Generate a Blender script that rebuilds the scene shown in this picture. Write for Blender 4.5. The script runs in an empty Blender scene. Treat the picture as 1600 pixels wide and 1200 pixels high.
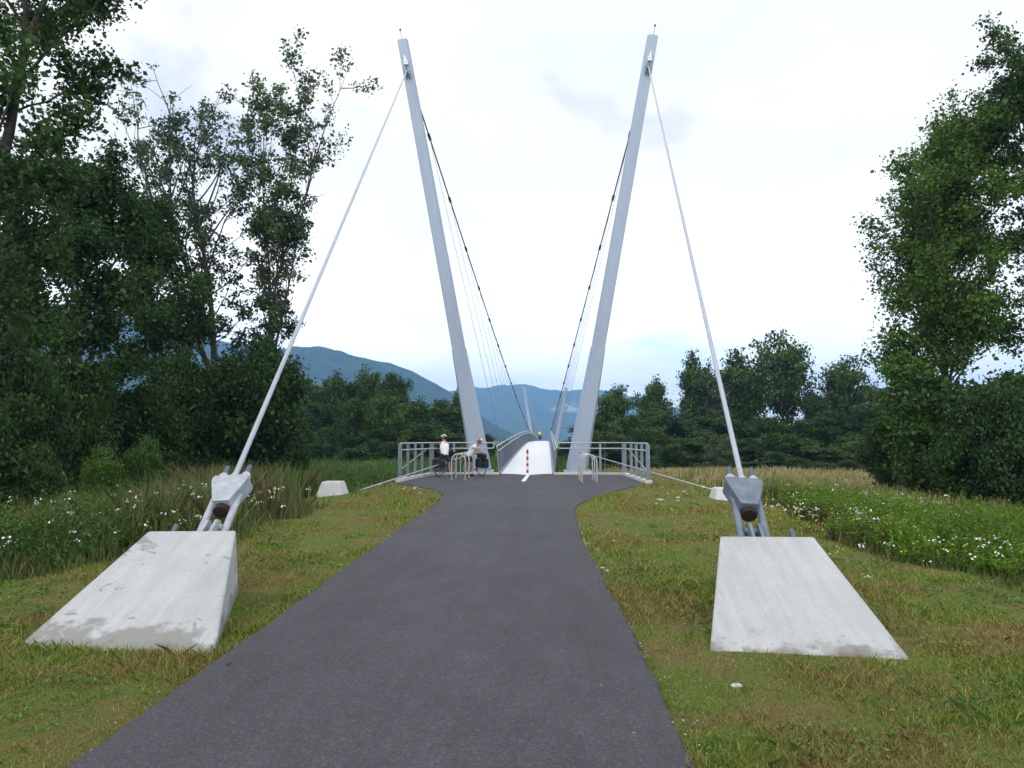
import bpy, math, random
import numpy as np
from mathutils import Vector, Matrix

R = math.radians
S = bpy.context.scene
C = S.collection

# ------------------------------------------------------------------ camera
F = 1111.1                      # focal length in photo pixels (1600 wide)
HOR, VPX = 687.0, 823.0
cam_d = bpy.data.cameras.new("camera")
cam_d.sensor_width = 36.0
cam_d.lens = 25.0
cam_d.clip_start = 0.05
cam_d.clip_end = 30000
cam = bpy.data.objects.new("camera", cam_d)
C.objects.link(cam)
PITCH = math.atan((HOR - 600) / F)
YAW = math.atan((VPX - 800) / F)
EYE = Vector((0, 0, 1.6))
cam.location = EYE
cam.rotation_euler = (R(90) + PITCH, 0, YAW)
S.camera = cam
CM = cam.rotation_euler.to_matrix()

# ------------------------------------------------------------------ world + sun
SUN_EL, SUN_AZ = R(52), R(215)          # sun high, behind the left shoulder
w = bpy.data.worlds.new("World")
S.world = w
w.use_nodes = True
nt = w.node_tree
nt.nodes.clear()
def wn(t, **k):
    n = nt.nodes.new(t)
    for a, b in k.items():
        setattr(n, a, b)
    return n
wo = wn('ShaderNodeOutputWorld')
bg = wn('ShaderNodeBackground')
bg.inputs['Strength'].default_value = 0.10
sky = wn('ShaderNodeTexSky', sky_type='NISHITA', sun_disc=False)
sky.sun_elevation = SUN_EL
sky.sun_rotation = SUN_AZ
sky.air_density = 1.0
sky.dust_density = 1.5
tc = wn('ShaderNodeTexCoord')
sep = wn('ShaderNodeSeparateXYZ')
nt.links.new(tc.outputs['Generated'], sep.inputs[0])
zz = wn('ShaderNodeMath', operation='MAXIMUM')
nt.links.new(sep.outputs['Z'], zz.inputs[0]); zz.inputs[1].default_value = 0.0
za = wn('ShaderNodeMath', operation='ADD')
nt.links.new(zz.outputs[0], za.inputs[0]); za.inputs[1].default_value = 0.22
dx = wn('ShaderNodeMath', operation='DIVIDE'); dy = wn('ShaderNodeMath', operation='DIVIDE')
nt.links.new(sep.outputs['X'], dx.inputs[0]); nt.links.new(za.outputs[0], dx.inputs[1])
nt.links.new(sep.outputs['Y'], dy.inputs[0]); nt.links.new(za.outputs[0], dy.inputs[1])
cmb = wn('ShaderNodeCombineXYZ')
nt.links.new(dx.outputs[0], cmb.inputs[0]); nt.links.new(dy.outputs[0], cmb.inputs[1])
cmb.inputs[2].default_value = 5.1
n1 = wn('ShaderNodeTexNoise'); n1.inputs['Scale'].default_value = 1.15
n1.inputs['Detail'].default_value = 8; n1.inputs['Roughness'].default_value = 0.55
n1.inputs['Distortion'].default_value = 0.3
nt.links.new(cmb.outputs[0], n1.inputs['Vector'])
r1 = wn('ShaderNodeValToRGB')
r1.color_ramp.elements[0].position = 0.27; r1.color_ramp.elements[0].color = (.30, .30, .30, 1)
r1.color_ramp.elements[1].position = 0.40; r1.color_ramp.elements[1].color = (1, 1, 1, 1)
nt.links.new(n1.outputs['Fac'], r1.inputs[0])
n2 = wn('ShaderNodeTexNoise'); n2.inputs['Scale'].default_value = 2.1
n2.inputs['Detail'].default_value = 6
nt.links.new(cmb.outputs[0], n2.inputs['Vector'])
r2 = wn('ShaderNodeValToRGB')
r2.color_ramp.elements[0].position = 0.35; r2.color_ramp.elements[0].color = (11.9, 12.0, 12.1, 1)
r2.color_ramp.elements[1].position = 0.62; r2.color_ramp.elements[1].color = (14.0, 13.7, 13.4, 1)
nt.links.new(n2.outputs['Fac'], r2.inputs[0])
skb = wn('ShaderNodeMix', data_type='RGBA', blend_type='MULTIPLY')
skb.inputs[0].default_value = 1.0
nt.links.new(sky.outputs[0], skb.inputs[6]); skb.inputs[7].default_value = (2.3, 2.3, 2.3, 1)
mx = wn('ShaderNodeMix', data_type='RGBA')
nt.links.new(r1.outputs[0], mx.inputs[0])
nt.links.new(skb.outputs[2], mx.inputs[6]); nt.links.new(r2.outputs[0], mx.inputs[7])
rz_ = wn('ShaderNodeValToRGB')
rz_.color_ramp.elements[0].position = 0.0; rz_.color_ramp.elements[0].color = (1.0, 1.0, 1.0, 1)
rz_.color_ramp.elements[1].position = 0.35; rz_.color_ramp.elements[1].color = (.44, .44, .44, 1)
nt.links.new(zz.outputs[0], rz_.inputs[0])
lowb = wn('ShaderNodeMix', data_type='RGBA', blend_type='MULTIPLY'); lowb.inputs[0].default_value = 1.0
nt.links.new(mx.outputs[2], lowb.inputs[6]); nt.links.new(rz_.outputs[0], lowb.inputs[7])
gain = wn('ShaderNodeVectorMath', operation='SCALE'); gain.inputs[3].default_value = 2.35
nt.links.new(lowb.outputs[2], gain.inputs[0])
nt.links.new(gain.outputs[0], bg.inputs['Color'])
nt.links.new(bg.outputs[0], wo.inputs['Surface'])

sl = bpy.data.lights.new("sun", 'SUN')
sl.energy = 1.1
sl.angle = R(14)
sl.color = (1.0, 0.97, 0.92)
so = bpy.data.objects.new("sun", sl)
C.objects.link(so)
sd = Vector((math.cos(SUN_EL) * math.sin(SUN_AZ), math.cos(SUN_EL) * math.cos(SUN_AZ), math.sin(SUN_EL)))
so.rotation_euler = (-sd).to_track_quat('-Z', 'Y').to_euler()
so.location = (0, -20, 60)

S.view_settings.view_transform = 'Standard'
S.view_settings.look = 'None'
S.view_settings.exposure = -0.17
S.view_settings.gamma = 1.0
S.render.engine = 'CYCLES'
S.cycles.max_bounces = 6
S.cycles.diffuse_bounces = 2
S.cycles.glossy_bounces = 2
S.cycles.transmission_bounces = 3
S.cycles.transparent_max_bounces = 4
S.cycles.volume_bounces = 2

# ------------------------------------------------------------------ helpers
def at(px, py, d):
    """world point on the plane y = d seen at photo pixel (px, py)"""
    v = CM @ Vector(((px - 800) / F, (600 - py) / F, -1))
    return EYE + v * (d / v.y)

def tag(o, label=None, cat=None, group=None, kind=None):
    if label: o['label'] = label
    if cat: o['category'] = cat
    if group: o['group'] = group
    if kind: o['kind'] = kind
    return o

def empty(name, loc=(0, 0, 0), rz=0.0):
    o = bpy.data.objects.new(name, None)
    o.empty_display_size = 0.2
    C.objects.link(o)
    o.location = loc
    o.rotation_euler = (0, 0, rz)
    return o

def copy_tree(o, parent=None):
    c = o.copy()
    C.objects.link(c)
    if parent: c.parent = parent
    for ch in o.children:
        copy_tree(ch, c)
    return c

class MB:
    """collects shapes; build() links them as one mesh object"""
    def __init__(s):
        s.v, s.f, s.m, s.sm = [], [], [], []
    def add(s, vs, fs, mi=0, smooth=False):
        b = len(s.v)
        s.v += [tuple(p) for p in vs]
        for f in fs:
            s.f.append([i + b for i in f]); s.m.append(mi); s.sm.append(smooth)
        return s
    def box(s, c, size, rz=0.0, mi=0, mat=None):
        x, y, z = [q / 2 for q in size]
        M = mat if mat else Matrix.Rotation(rz, 3, 'Z')
        c = Vector(c)
        vs = [c + M @ Vector((a * x, b * y, e * z)) for e in (-1, 1) for b in (-1, 1) for a in (-1, 1)]
        s.add(vs, [(0, 2, 3, 1), (4, 5, 7, 6), (0, 1, 5, 4), (2, 6, 7, 3), (0, 4, 6, 2), (1, 3, 7, 5)], mi)
        return s
    def tube(s, pts, r, n=8, mi=0, cap=True, smooth=True, closed=False):
        pts = [Vector(p) for p in pts]
        k = len(pts)
        rr = r if isinstance(r, (list, tuple)) else [r] * k
        vs, fs = [], []
        prev = None
        for i, p in enumerate(pts):
            if closed:
                t = pts[(i + 1) % k] - pts[i - 1]
            else:
                t = pts[min(i + 1, k - 1)] - pts[max(i - 1, 0)]
            if t.length < 1e-9: t = Vector((0, 0, 1))
            t.normalize()
            if prev is None:
                a = Vector((0, 0, 1)) if abs(t.z) < .9 else Vector((1, 0, 0))
            else:
                a = prev
            u = (a - t * a.dot(t))
            if u.length < 1e-6: u = t.orthogonal()
            u.normalize()
            prev = u
            q = t.cross(u)
            for j in range(n):
                an = 2 * math.pi * j / n
                vs.append(p + (u * math.cos(an) + q * math.sin(an)) * rr[i])
        for i in range(k if closed else k - 1):
            i2 = (i + 1) % k
            for j in range(n):
                j2 = (j + 1) % n
                fs.append((i * n + j, i * n + j2, i2 * n + j2, i2 * n + j))
        s.add(vs, fs, mi, smooth)
        if cap and not closed:
            s.add(vs[:n], [tuple(range(n - 1, -1, -1))], mi)
            s.add(vs[-n:], [tuple(range(n))], mi)
        return s
    def loft(s, rings, mi=0, smooth=False, cap=True):
        n = len(rings[0])
        vs = [p for r_ in rings for p in r_]
        fs = []
        for i in range(len(rings) - 1):
            for j in range(n):
                j2 = (j + 1) % n
                fs.append((i * n + j, i * n + j2, (i + 1) * n + j2, (i + 1) * n + j))
        if cap:
            fs.append(tuple(range(n - 1, -1, -1)))
            fs.append(tuple(range((len(rings) - 1) * n, len(rings) * n)))
        s.add(vs, fs, mi, smooth)
        return s
    def sphere(s, c, rad, nu=12, nv=8, mi=0, M=None, zlo=-1.0):
        c = Vector(c)
        rx, ry, rz = rad if isinstance(rad, (tuple, list)) else (rad,) * 3
        vs, fs = [], []
        a0 = math.asin(zlo)
        for i in range(nv + 1):
            la = a0 + (math.pi / 2 - a0) * i / nv
            for j in range(nu):
                lo = 2 * math.pi * j / nu
                v = Vector((rx * math.cos(la) * math.cos(lo), ry * math.cos(la) * math.sin(lo), rz * math.sin(la)))
                vs.append(c + (M @ v if M else v))
        for i in range(nv):
            for j in range(nu):
                j2 = (j + 1) % nu
                fs.append((i * nu + j, i * nu + j2, (i + 1) * nu + j2, (i + 1) * nu + j))
        s.add(vs, fs, mi, True)
        return s
    def build(s, name, mats, parent=None, bevel=0.0, seg=2):
        me = bpy.data.meshes.new(name)
        me.from_pydata(s.v, [], s.f)
        for m in (mats if isinstance(mats, (list, tuple)) else [mats]):
            me.materials.append(m)
        me.polygons.foreach_set('material_index', s.m)
        me.polygons.foreach_set('use_smooth', s.sm)
        me.update()
        o = bpy.data.objects.new(name, me)
        C.objects.link(o)
        if parent: o.parent = parent
        if bevel:
            b = o.modifiers.new('bevel', 'BEVEL')
            b.width = bevel; b.segments = seg; b.limit_method = 'ANGLE'; b.angle_limit = R(40)
        return o

def np_mesh(name, verts, nside, mats, parent=None, smooth=False, midx=None):
    """fast mesh of separate polygons with nside corners each"""
    verts = np.ascontiguousarray(verts, dtype=np.float32).reshape(-1, 3)
    nv = len(verts); nf = nv // nside
    me = bpy.data.meshes.new(name)
    me.vertices.add(nv); me.vertices.foreach_set('co', verts.ravel())
    me.loops.add(nv); me.loops.foreach_set('vertex_index', np.arange(nv, dtype=np.int32))
    me.polygons.add(nf)
    me.polygons.foreach_set('loop_start', np.arange(0, nv, nside, dtype=np.int32))
    for m in (mats if isinstance(mats, (list, tuple)) else [mats]):
        me.materials.append(m)
    if midx is not None:
        me.polygons.foreach_set('material_index', np.asarray(midx, dtype=np.int32))
    me.update(calc_edges=True)
    o = bpy.data.objects.new(name, me)
    C.objects.link(o)
    if parent: o.parent = parent
    return o

# ------------------------------------------------------------------ materials
def new_mat(name):
    m = bpy.data.materials.new(name)
    m.use_nodes = True
    t = m.node_tree
    t.nodes.clear()
    out = t.nodes.new('ShaderNodeOutputMaterial')
    return m, t, out

def N(t, kind, **k):
    n = t.nodes.new(kind)
    for a, b in k.items(): setattr(n, a, b)
    return n

def noise(t, scale, detail=4, rough=.55, coord='Object', stretch=None, dist=0.0):
    c = N(t, 'ShaderNodeTexCoord')
    n = N(t, 'ShaderNodeTexNoise')
    n.inputs['Scale'].default_value = scale; n.inputs['Detail'].default_value = detail
    n.inputs['Roughness'].default_value = rough; n.inputs['Distortion'].default_value = dist
    src = c.outputs[coord]
    if stretch:
        mp = N(t, 'ShaderNodeMapping'); mp.inputs['Scale'].default_value = stretch
        t.links.new(src, mp.inputs[0]); src = mp.outputs[0]
    t.links.new(src, n.inputs['Vector'])
    return n.outputs['Fac']

def ramp(t, fac, stops):
    r = N(t, 'ShaderNodeValToRGB')
    els = r.color_ramp.elements
    while len(els) < len(stops): els.new(0.5)
    for e, (p, c) in zip(els, stops):
        e.position = p
        e.color = (*c, 1) if len(c) == 3 else c
    t.links.new(fac, r.inputs[0])
    return r.outputs[0]

def g(v): return (v, v, v)

def mixc(t, fac, a, b, mode='MIX'):
    m = N(t, 'ShaderNodeMix', data_type='RGBA', blend_type=mode)
    if isinstance(fac, (int, float)): m.inputs[0].default_value = fac
    else: t.links.new(fac, m.inputs[0])
    for i, q in ((6, a), (7, b)):
        if isinstance(q, tuple): m.inputs[i].default_value = (*q, 1)
        else: t.links.new(q, m.inputs[i])
    return m.outputs[2]

def surf(name, col, rough=.6, metal=0.0, var=.12, scale=6.0, bump=0.0, bscale=40.0, spec=.5, stretch=None):
    m, t, out = new_mat(name)
    b = N(t, 'ShaderNodeBsdfPrincipled')
    f = noise(t, scale, 6, .6, stretch=stretch)
    lo = tuple(c * (1 - var) for c in col); hi = tuple(min(1, c * (1 + var)) for c in col)
    t.links.new(ramp(t, f, [(.3, lo), (.7, hi)]), b.inputs['Base Color'])
    b.inputs['Roughness'].default_value = rough
    b.inputs['Metallic'].default_value = metal
    b.inputs['Specular IOR Level'].default_value = spec
    if bump:
        bp = N(t, 'ShaderNodeBump'); bp.inputs['Strength'].default_value = bump
        bp.inputs['Distance'].default_value = .02
        t.links.new(noise(t, bscale, 5), bp.inputs['Height'])
        t.links.new(bp.outputs[0], b.inputs['Normal'])
    t.links.new(b.outputs[0], out.inputs[0])
    return m

def leaf_mat(name, dark, mid, light, trans=.3, clump=.35, clump_scale=.55, rough=.55):
    """foliage: each leaf its own tint, clumps a little yellower or darker, light passes through"""
    m, t, out = new_mat(name)
    ge = N(t, 'ShaderNodeNewGeometry')
    col = ramp(t, ge.outputs['Random Per Island'], [(0, dark), (.5, mid), (1, light)])
    oi = N(t, 'ShaderNodeObjectInfo')
    nz = noise(t, clump_scale, 3)
    cl = ramp(t, nz, [(.35, g(1 - clump)), (.65, (1 + clump, 1 + clump, 1.0))])
    col = mixc(t, 1.0, col, cl, 'MULTIPLY')
    tint = ramp(t, oi.outputs['Random'], [(0, (.78, .86, .9)), (.5, (1, 1, 1)), (1, (1.18, 1.12, .82))])
    col = mixc(t, 1.0, col, tint, 'MULTIPLY')
    d = N(t, 'ShaderNodeBsdfPrincipled'); d.inputs['Roughness'].default_value = rough
    d.inputs['Specular IOR Level'].default_value = .35
    tr = N(t, 'ShaderNodeBsdfTranslucent')
    t.links.new(col, d.inputs['Base Color'])
    t.links.new(mixc(t, 1.0, col, (1.25, 1.3, .6), 'MULTIPLY'), tr.inputs[0])
    ms = N(t, 'ShaderNodeMixShader'); ms.inputs[0].default_value = trans
    t.links.new(d.outputs[0], ms.inputs[1]); t.links.new(tr.outputs[0], ms.inputs[2])
    t.links.new(ms.outputs[0], out.inputs[0])
    return m

M = {}
M['galv'] = surf('galvanised_steel', (.24, .29, .34), .45, .35, .18, 9)
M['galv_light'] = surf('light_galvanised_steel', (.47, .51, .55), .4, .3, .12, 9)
M['galv_lit'] = surf('light_tinted_galvanised_steel', (.40, .43, .47), .45, .25, .2, 8)  # lighter copy: light from above left put into the left yoke's colour
M['galv_shaded'] = surf('shade_tinted_galvanised_steel', (.17, .20, .25), .45, .3, .25, 7)  # darker copy of the same steel: right yoke's shade put into the colour
M['stainless'] = surf('brushed_tube_steel', (.50, .50, .50), .35, .55, .12, 14)
M['pylon'] = surf('grey_pylon_paint', (.34, .41, .52), .5, 0, .06, 1.2, stretch=(1, 1, .25))
M['pylon_light'] = surf('pale_pylon_paint', (.60, .65, .69), .5, 0, .05, 1.2, stretch=(1, 1, .25))
M['stay'] = surf('pale_stay_sheath', (.40, .44, .50), .4, 0.1, .08, 3)
M['cable'] = surf('dark_cable', (.05, .065, .09), .5, .2, .2, 8)
M['hanger'] = surf('hanger_wire', (.22, .26, .31), .5, .3, .1, 8)
M['deck'] = surf('white_deck_surface', (.78, .79, .82), .7, 0, .05, 3, .15, 60)
M['dark_steel'] = surf('dark_threaded_steel', (.12, .14, .17), .5, .4, .2, 20)
M['hole'] = surf('socket_hole_shade', (.025, .014, .01), .8, 0, .3, 30)  # rusty brown on a solid stub, darkened to stand in for a hole's shade
M['white'] = surf('white_paint', (.78, .78, .77), .6, 0, .06, 10)
M['red'] = surf('red_paint', (.50, .02, .03), .5, 0, .1, 10)
M['black'] = surf('black_rubber', (.012, .012, .014), .6, 0, .2, 20)
M['bagblack'] = surf('black_bag_cloth', (.014, .015, .02), .75, 0, .2, 20)
M['skin'] = surf('skin', (.42, .22, .15), .55, 0, .08, 15)
M['shirt_white'] = surf('white_jersey_cloth', (.80, .80, .82), .8, 0, .05, 12)
M['navy'] = surf('navy_cloth', (.025, .03, .07), .8, 0, .15, 12)
M['redcloth'] = surf('red_cloth', (.55, .03, .03), .8, 0, .1, 12)
M['yellow'] = surf('yellow_vest_cloth', (.85, .62, .04), .7, 0, .06, 12)
M['hair'] = surf('dark_hair', (.03, .02, .015), .6, 0, .2, 40)
M['house_wall'] = surf('white_house_render', (.72, .70, .66), .8, 0, .06, 1)
M['roof'] = surf('tile_roof', (.22, .11, .08), .8, 0, .2, 3)
M['window'] = surf('dark_window_glass', (.04, .05, .06), .15, 0, .1, 2)
M['stone'] = surf('pale_stone', (.5, .48, .44), .85, 0, .25, 9, .4, 30)
M['grit'] = surf('grey_grit', (.16, .14, .12), .9, 0, .4, 30, .4, 40)
M['bark'] = surf('grey_brown_bark', (.06, .05, .042), .9, 0, .35, 5, .6, 18, stretch=(1, 1, .3))

# helmet shells: white with dark vents
def helmet_mat(name, a, b):
    m, t, out = new_mat(name)
    bs = N(t, 'ShaderNodeBsdfPrincipled'); bs.inputs['Roughness'].default_value = .35
    f = noise(t, 14, 1, stretch=(1, .35, 1))
    t.links.new(ramp(t, f, [(.47, a), (.50, b)]), bs.inputs['Base Color'])
    t.links.new(bs.outputs[0], out.inputs[0])
    return m
M['helmet_bw'] = helmet_mat('black_white_helmet_shell', (.02, .02, .025), (.75, .75, .75))
M['helmet_rw'] = helmet_mat('red_white_helmet_shell', (.30, .04, .06), (.78, .76, .76))

# concrete with worn grey patches and a dirty foot
def concrete(name, wear):
    m, t, out = new_mat(name)
    b = N(t, 'ShaderNodeBsdfPrincipled'); b.inputs['Roughness'].default_value = .85
    b.inputs['Specular IOR Level'].default_value = .25
    base = ramp(t, noise(t, 1.6, 8, .65), [(.3, (.43, .44, .445)), (.7, (.51, .515, .52))])
    fine = ramp(t, noise(t, 55, 6, .7), [(.3, g(.88)), (.65, g(1.05))])
    base = mixc(t, 1.0, base, fine, 'MULTIPLY')
    tc = N(t, 'ShaderNodeTexCoord'); sp = N(t, 'ShaderNodeSeparateXYZ')
    t.links.new(tc.outputs['Object'], sp.inputs[0])
    n = noise(t, 2.6, 8, .65, dist=.8, stretch=(1.0, 1.6, 3.0))
    if wear > .5:
        wn_ = ramp(t, n, [(.60, g(0)), (.62, g(1))])
        base = mixc(t, wn_, base, (.29, .29, .275))
    vo = N(t, 'ShaderNodeTexVoronoi'); vo.inputs['Scale'].default_value = 9.0
    t.links.new(tc.outputs['Object'], vo.inputs['Vector'])
    pin = ramp(t, vo.outputs['Distance'], [(.035, g(.45)), (.06, g(1))])
    base = mixc(t, 1.0, base, pin, 'MULTIPLY')
    run = ramp(t, noise(t, 5.0, 5, .6, stretch=(2.2, .25, .25)), [(.35, g(.90)), (.65, g(1.03))])
    base = mixc(t, 1.0, base, run, 'MULTIPLY')
    # footing band: z (object space, above ground) + noise
    ad = N(t, 'ShaderNodeMath', operation='MULTIPLY_ADD')
    n3 = noise(t, 3.0, 7, .65)
    t.links.new(n3, ad.inputs[0]); ad.inputs[1].default_value = -.45
    t.links.new(sp.outputs['Z'], ad.inputs[2])
    k0 = -.19 if wear > .5 else -.262
    foot = ramp(t, ad.outputs[0], [(0.0, g(1)), (1.0, g(0))])
    mr = N(t, 'ShaderNodeMapRange')
    t.links.new(ad.outputs[0], mr.inputs[0])
    mr.inputs[1].default_value = k0 - .02; mr.inputs[2].default_value = k0 + .02
    mr.inputs[3].default_value = 1; mr.inputs[4].default_value = 0
    base = mixc(t, mr.outputs[0], base, (.27, .268, .25))
    mr2 = N(t, 'ShaderNodeMapRange')
    t.links.new(ad.outputs[0], mr2.inputs[0])
    mr2.inputs[1].default_value = -.36; mr2.inputs[2].default_value = -.29
    mr2.inputs[3].default_value = 1; mr2.inputs[4].default_value = 0
    base = mixc(t, mr2.outputs[0], base, (.17, .14, .10))
    t.links.new(base, b.inputs['Base Color'])
    bp = N(t, 'ShaderNodeBump'); bp.inputs['Strength'].default_value = .25; bp.inputs['Distance'].default_value = .01
    t.links.new(noise(t, 30, 8, .7), bp.inputs['Height'])
    t.links.new(bp.outputs[0], b.inputs['Normal'])
    t.links.new(b.outputs[0], out.inputs[0])
    return m
M['conc_worn'] = concrete('worn_pale_concrete', 1.0)
M['conc'] = concrete('pale_concrete', 0.0)
M['kerb'] = surf('kerb_concrete', (.60, .60, .59), .85, 0, .12, 4, .3, 40)

# asphalt
def asphalt():
    m, t, out = new_mat('asphalt')
    b = N(t, 'ShaderNodeBsdfPrincipled'); b.inputs['Roughness'].default_value = .8
    b.inputs['Specular IOR Level'].default_value = .35
    c1 = ramp(t, noise(t, .35, 5, .6), [(.3, (.060, .0575, .066)), (.7, (.078, .075, .085))])
    c2 = ramp(t, noise(t, 260, 3, .75), [(.25, g(.35)), (.5, g(.9)), (.75, g(2.1))])
    col = mixc(t, 1.0, c1, c2, 'MULTIPLY')
    c3 = ramp(t, noise(t, 42, 6, .8), [(.3, g(.7)), (.5, g(.99)), (.7, g(1.32))])
    col = mixc(t, 1.0, col, c3, 'MULTIPLY')
    c4 = ramp(t, noise(t, 3.0, 8, .7, stretch=(1, .35, 1)), [(.33, g(.84)), (.7, g(1.16))])
    col = mixc(t, 1.0, col, c4, 'MULTIPLY')
    v2 = N(t, 'ShaderNodeTexVoronoi'); v2.inputs['Scale'].default_value = 75
    tc2 = N(t, 'ShaderNodeTexCoord'); t.links.new(tc2.outputs['Object'], v2.inputs['Vector'])
    gr = N(t, 'ShaderNodeSeparateColor'); t.links.new(v2.outputs['Color'], gr.inputs[0])
    col = mixc(t, 1.0, col, ramp(t, gr.outputs[0], [(.0, g(.84)), (.8, g(1.0)), (.95, g(1.4))]), 'MULTIPLY')
    trk = ramp(t, noise(t, .9, 3, .5, stretch=(1, .04, 1)), [(.3, g(.9)), (.7, g(1.1))])
    col = mixc(t, 1.0, col, trk, 'MULTIPLY')
    v = N(t, 'ShaderNodeTexVoronoi'); v.inputs['Scale'].default_value = 2.3
    tc = N(t, 'ShaderNodeTexCoord'); t.links.new(tc.outputs['Object'], v.inputs['Vector'])
    sp = ramp(t, v.outputs['Distance'], [(.012, g(1)), (.02, g(0))])
    col = mixc(t, sp, col, (.42, .41, .38))
    t.links.new(col, b.inputs['Base Color'])
    bp = N(t, 'ShaderNodeBump'); bp.inputs['Strength'].default_value = .5; bp.inputs['Distance'].default_value = .006
    t.links.new(noise(t, 190, 3, .7), bp.inputs['Height'])
    t.links.new(bp.outputs[0], b.inputs['Normal'])
    t.links.new(b.outputs[0], out.inputs[0])
    return m
M['asphalt'] = asphalt()

def ground_mat():
    m, t, out = new_mat('grassy_soil')
    b = N(t, 'ShaderNodeBsdfPrincipled'); b.inputs['Roughness'].default_value = .95
    b.inputs['Specular IOR Level'].default_value = .1
    c = ramp(t, noise(t, 1.1, 8, .7), [(.32, (.17, .115, .06)), (.42, (.17, .15, .055)), (.52, (.12, .16, .035)), (.7, (.12, .18, .04))])
    f = ramp(t, noise(t, 60, 5, .75), [(.3, g(.5)), (.7, g(1.5))])
    c = mixc(t, 1.0, c, f, 'MULTIPLY')
    t.links.new(c, b.inputs['Base Color'])
    bp = N(t, 'ShaderNodeBump'); bp.inputs['Strength'].default_value = .8; bp.inputs['Distance'].default_value = .04
    t.links.new(noise(t, 35, 6, .7), bp.inputs['Height'])
    t.links.new(bp.outputs[0], b.inputs['Normal'])
    t.links.new(b.outputs[0], out.inputs[0])
    return m
M['ground'] = ground_mat()

CLIFF = tuple(at(885, 638, 4500))
def hill_mat(name, a, b_, rock, rock_at, cliff=False):
    m, t, out = new_mat(name)
    b = N(t, 'ShaderNodeBsdfPrincipled'); b.inputs['Roughness'].default_value = 1.0
    b.inputs['Specular IOR Level'].default_value = 0.0
    c = ramp(t, noise(t, .012, 8, .75), [(.35, a), (.65, b_)])
    c2 = ramp(t, noise(t, .06, 4, .7), [(.3, g(.25)), (.7, g(2.0))])
    c = mixc(t, 1.0, c, c2, 'MULTIPLY')
    rk = ramp(t, noise(t, .0035, 7, .62, stretch=(1, 1, 2.2)), [(rock_at, g(0)), (rock_at + .02, g(1))])
    if cliff:                       # bare cliffs on one shoulder of the mountain
        rk = ramp(t, noise(t, .011, 7, .68, stretch=(1, .3, 1.6)), [(rock_at, g(0)), (rock_at + .05, g(1))])
        tc = N(t, 'ShaderNodeTexCoord'); mp = N(t, 'ShaderNodeVectorMath', operation='SUBTRACT')
        t.links.new(tc.outputs['Object'], mp.inputs[0]); mp.inputs[1].default_value = CLIFF
        sc = N(t, 'ShaderNodeVectorMath', operation='MULTIPLY'); sc.inputs[1].default_value = (1 / 185, 0, 1 / 46)
        t.links.new(mp.outputs[0], sc.inputs[0])
        ln = N(t, 'ShaderNodeVectorMath', operation='LENGTH'); t.links.new(sc.outputs[0], ln.inputs[0])
        ms = ramp(t, ln.outputs['Value'], [(.55, g(1)), (1.0, g(0))])
        rk = mixc(t, 1.0, rk, ms, 'MULTIPLY')
    c = mixc(t, rk, c, rock)
    t.links.new(c, b.inputs['Base Color'])
    t.links.new(b.outputs[0], out.inputs[0])
    return m
M['hill_near'] = hill_mat('wooded_hill', (.006, .014, .012), (.04, .07, .04), (.12, .13, .12), .72)
M['hill_far'] = hill_mat('wooded_mountain', (.004, .012, .012), (.07, .11, .07), (.45, .45, .43), .5, True)

def water_mat():
    m, t, out = new_mat('river_water')
    b = N(t, 'ShaderNodeBsdfPrincipled'); b.inputs['Roughness'].default_value = .08
    b.inputs['Base Color'].default_value = (.05, .09, .09, 1)
    bp = N(t, 'ShaderNodeBump'); bp.inputs['Strength'].default_value = .2; bp.inputs['Distance'].default_value = .1
    t.links.new(noise(t, .8, 4), bp.inputs['Height'])
    t.links.new(bp.outputs[0], b.inputs['Normal'])
    t.links.new(b.outputs[0], out.inputs[0])
    return m
M['water'] = water_mat()

M['leaf_poplar'] = leaf_mat('poplar_leaves', (.03, .06, .04), (.055, .10, .06), (.10, .15, .10), .3)  # lightened grey-green: haze and backlight put into the leaf colour
M['leaf_dense'] = leaf_mat('dense_tree_leaves', (.016, .045, .014), (.033, .078, .02), (.06, .12, .032), .28)
M['leaf_bright'] = leaf_mat('fresh_green_leaves', (.032, .078, .016), (.055, .12, .024), (.095, .17, .038), .3)
M['leaf_far'] = leaf_mat('far_tree_leaves', (.02, .055, .011), (.048, .10, .02), (.092, .155, .032), .22, .4, .4)
M['leaf_willow'] = leaf_mat('grey_willow_leaves', (.05, .075, .055), (.08, .11, .085), (.12, .15, .12), .22)
M['leaf_weed'] = leaf_mat('weed_leaves', (.075, .15, .018), (.14, .25, .03), (.23, .35, .05), .3, .3, .6)
M['leaf_clover'] = leaf_mat('low_herb_leaves', (.045, .11, .018), (.075, .17, .028), (.12, .23, .045), .2, .3, .8)

def grass_mat(name, cols, patch, ps=.9, trans=.25):
    m, t, out = new_mat(name)
    ge = N(t, 'ShaderNodeNewGeometry')
    a = ramp(t, ge.outputs['Random Per Island'], cols)
    bcol = ramp(t, ge.outputs['Random Per Island'], patch)
    k = ramp(t, noise(t, ps, 6, .65), [(.43, g(0)), (.57, g(1))])
    col = mixc(t, k, a, bcol)
    d = N(t, 'ShaderNodeBsdfPrincipled'); d.inputs['Roughness'].default_value = .6
    d.inputs['Specular IOR Level'].default_value = .25
    t.links.new(col, d.inputs['Base Color'])
    tr = N(t, 'ShaderNodeBsdfTranslucent'); t.links.new(col, tr.inputs[0])
    ms = N(t, 'ShaderNodeMixShader'); ms.inputs[0].default_value = trans
    t.links.new(d.outputs[0], ms.inputs[1]); t.links.new(tr.outputs[0], ms.inputs[2])
    t.links.new(ms.outputs[0], out.inputs[0])
    return m
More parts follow.
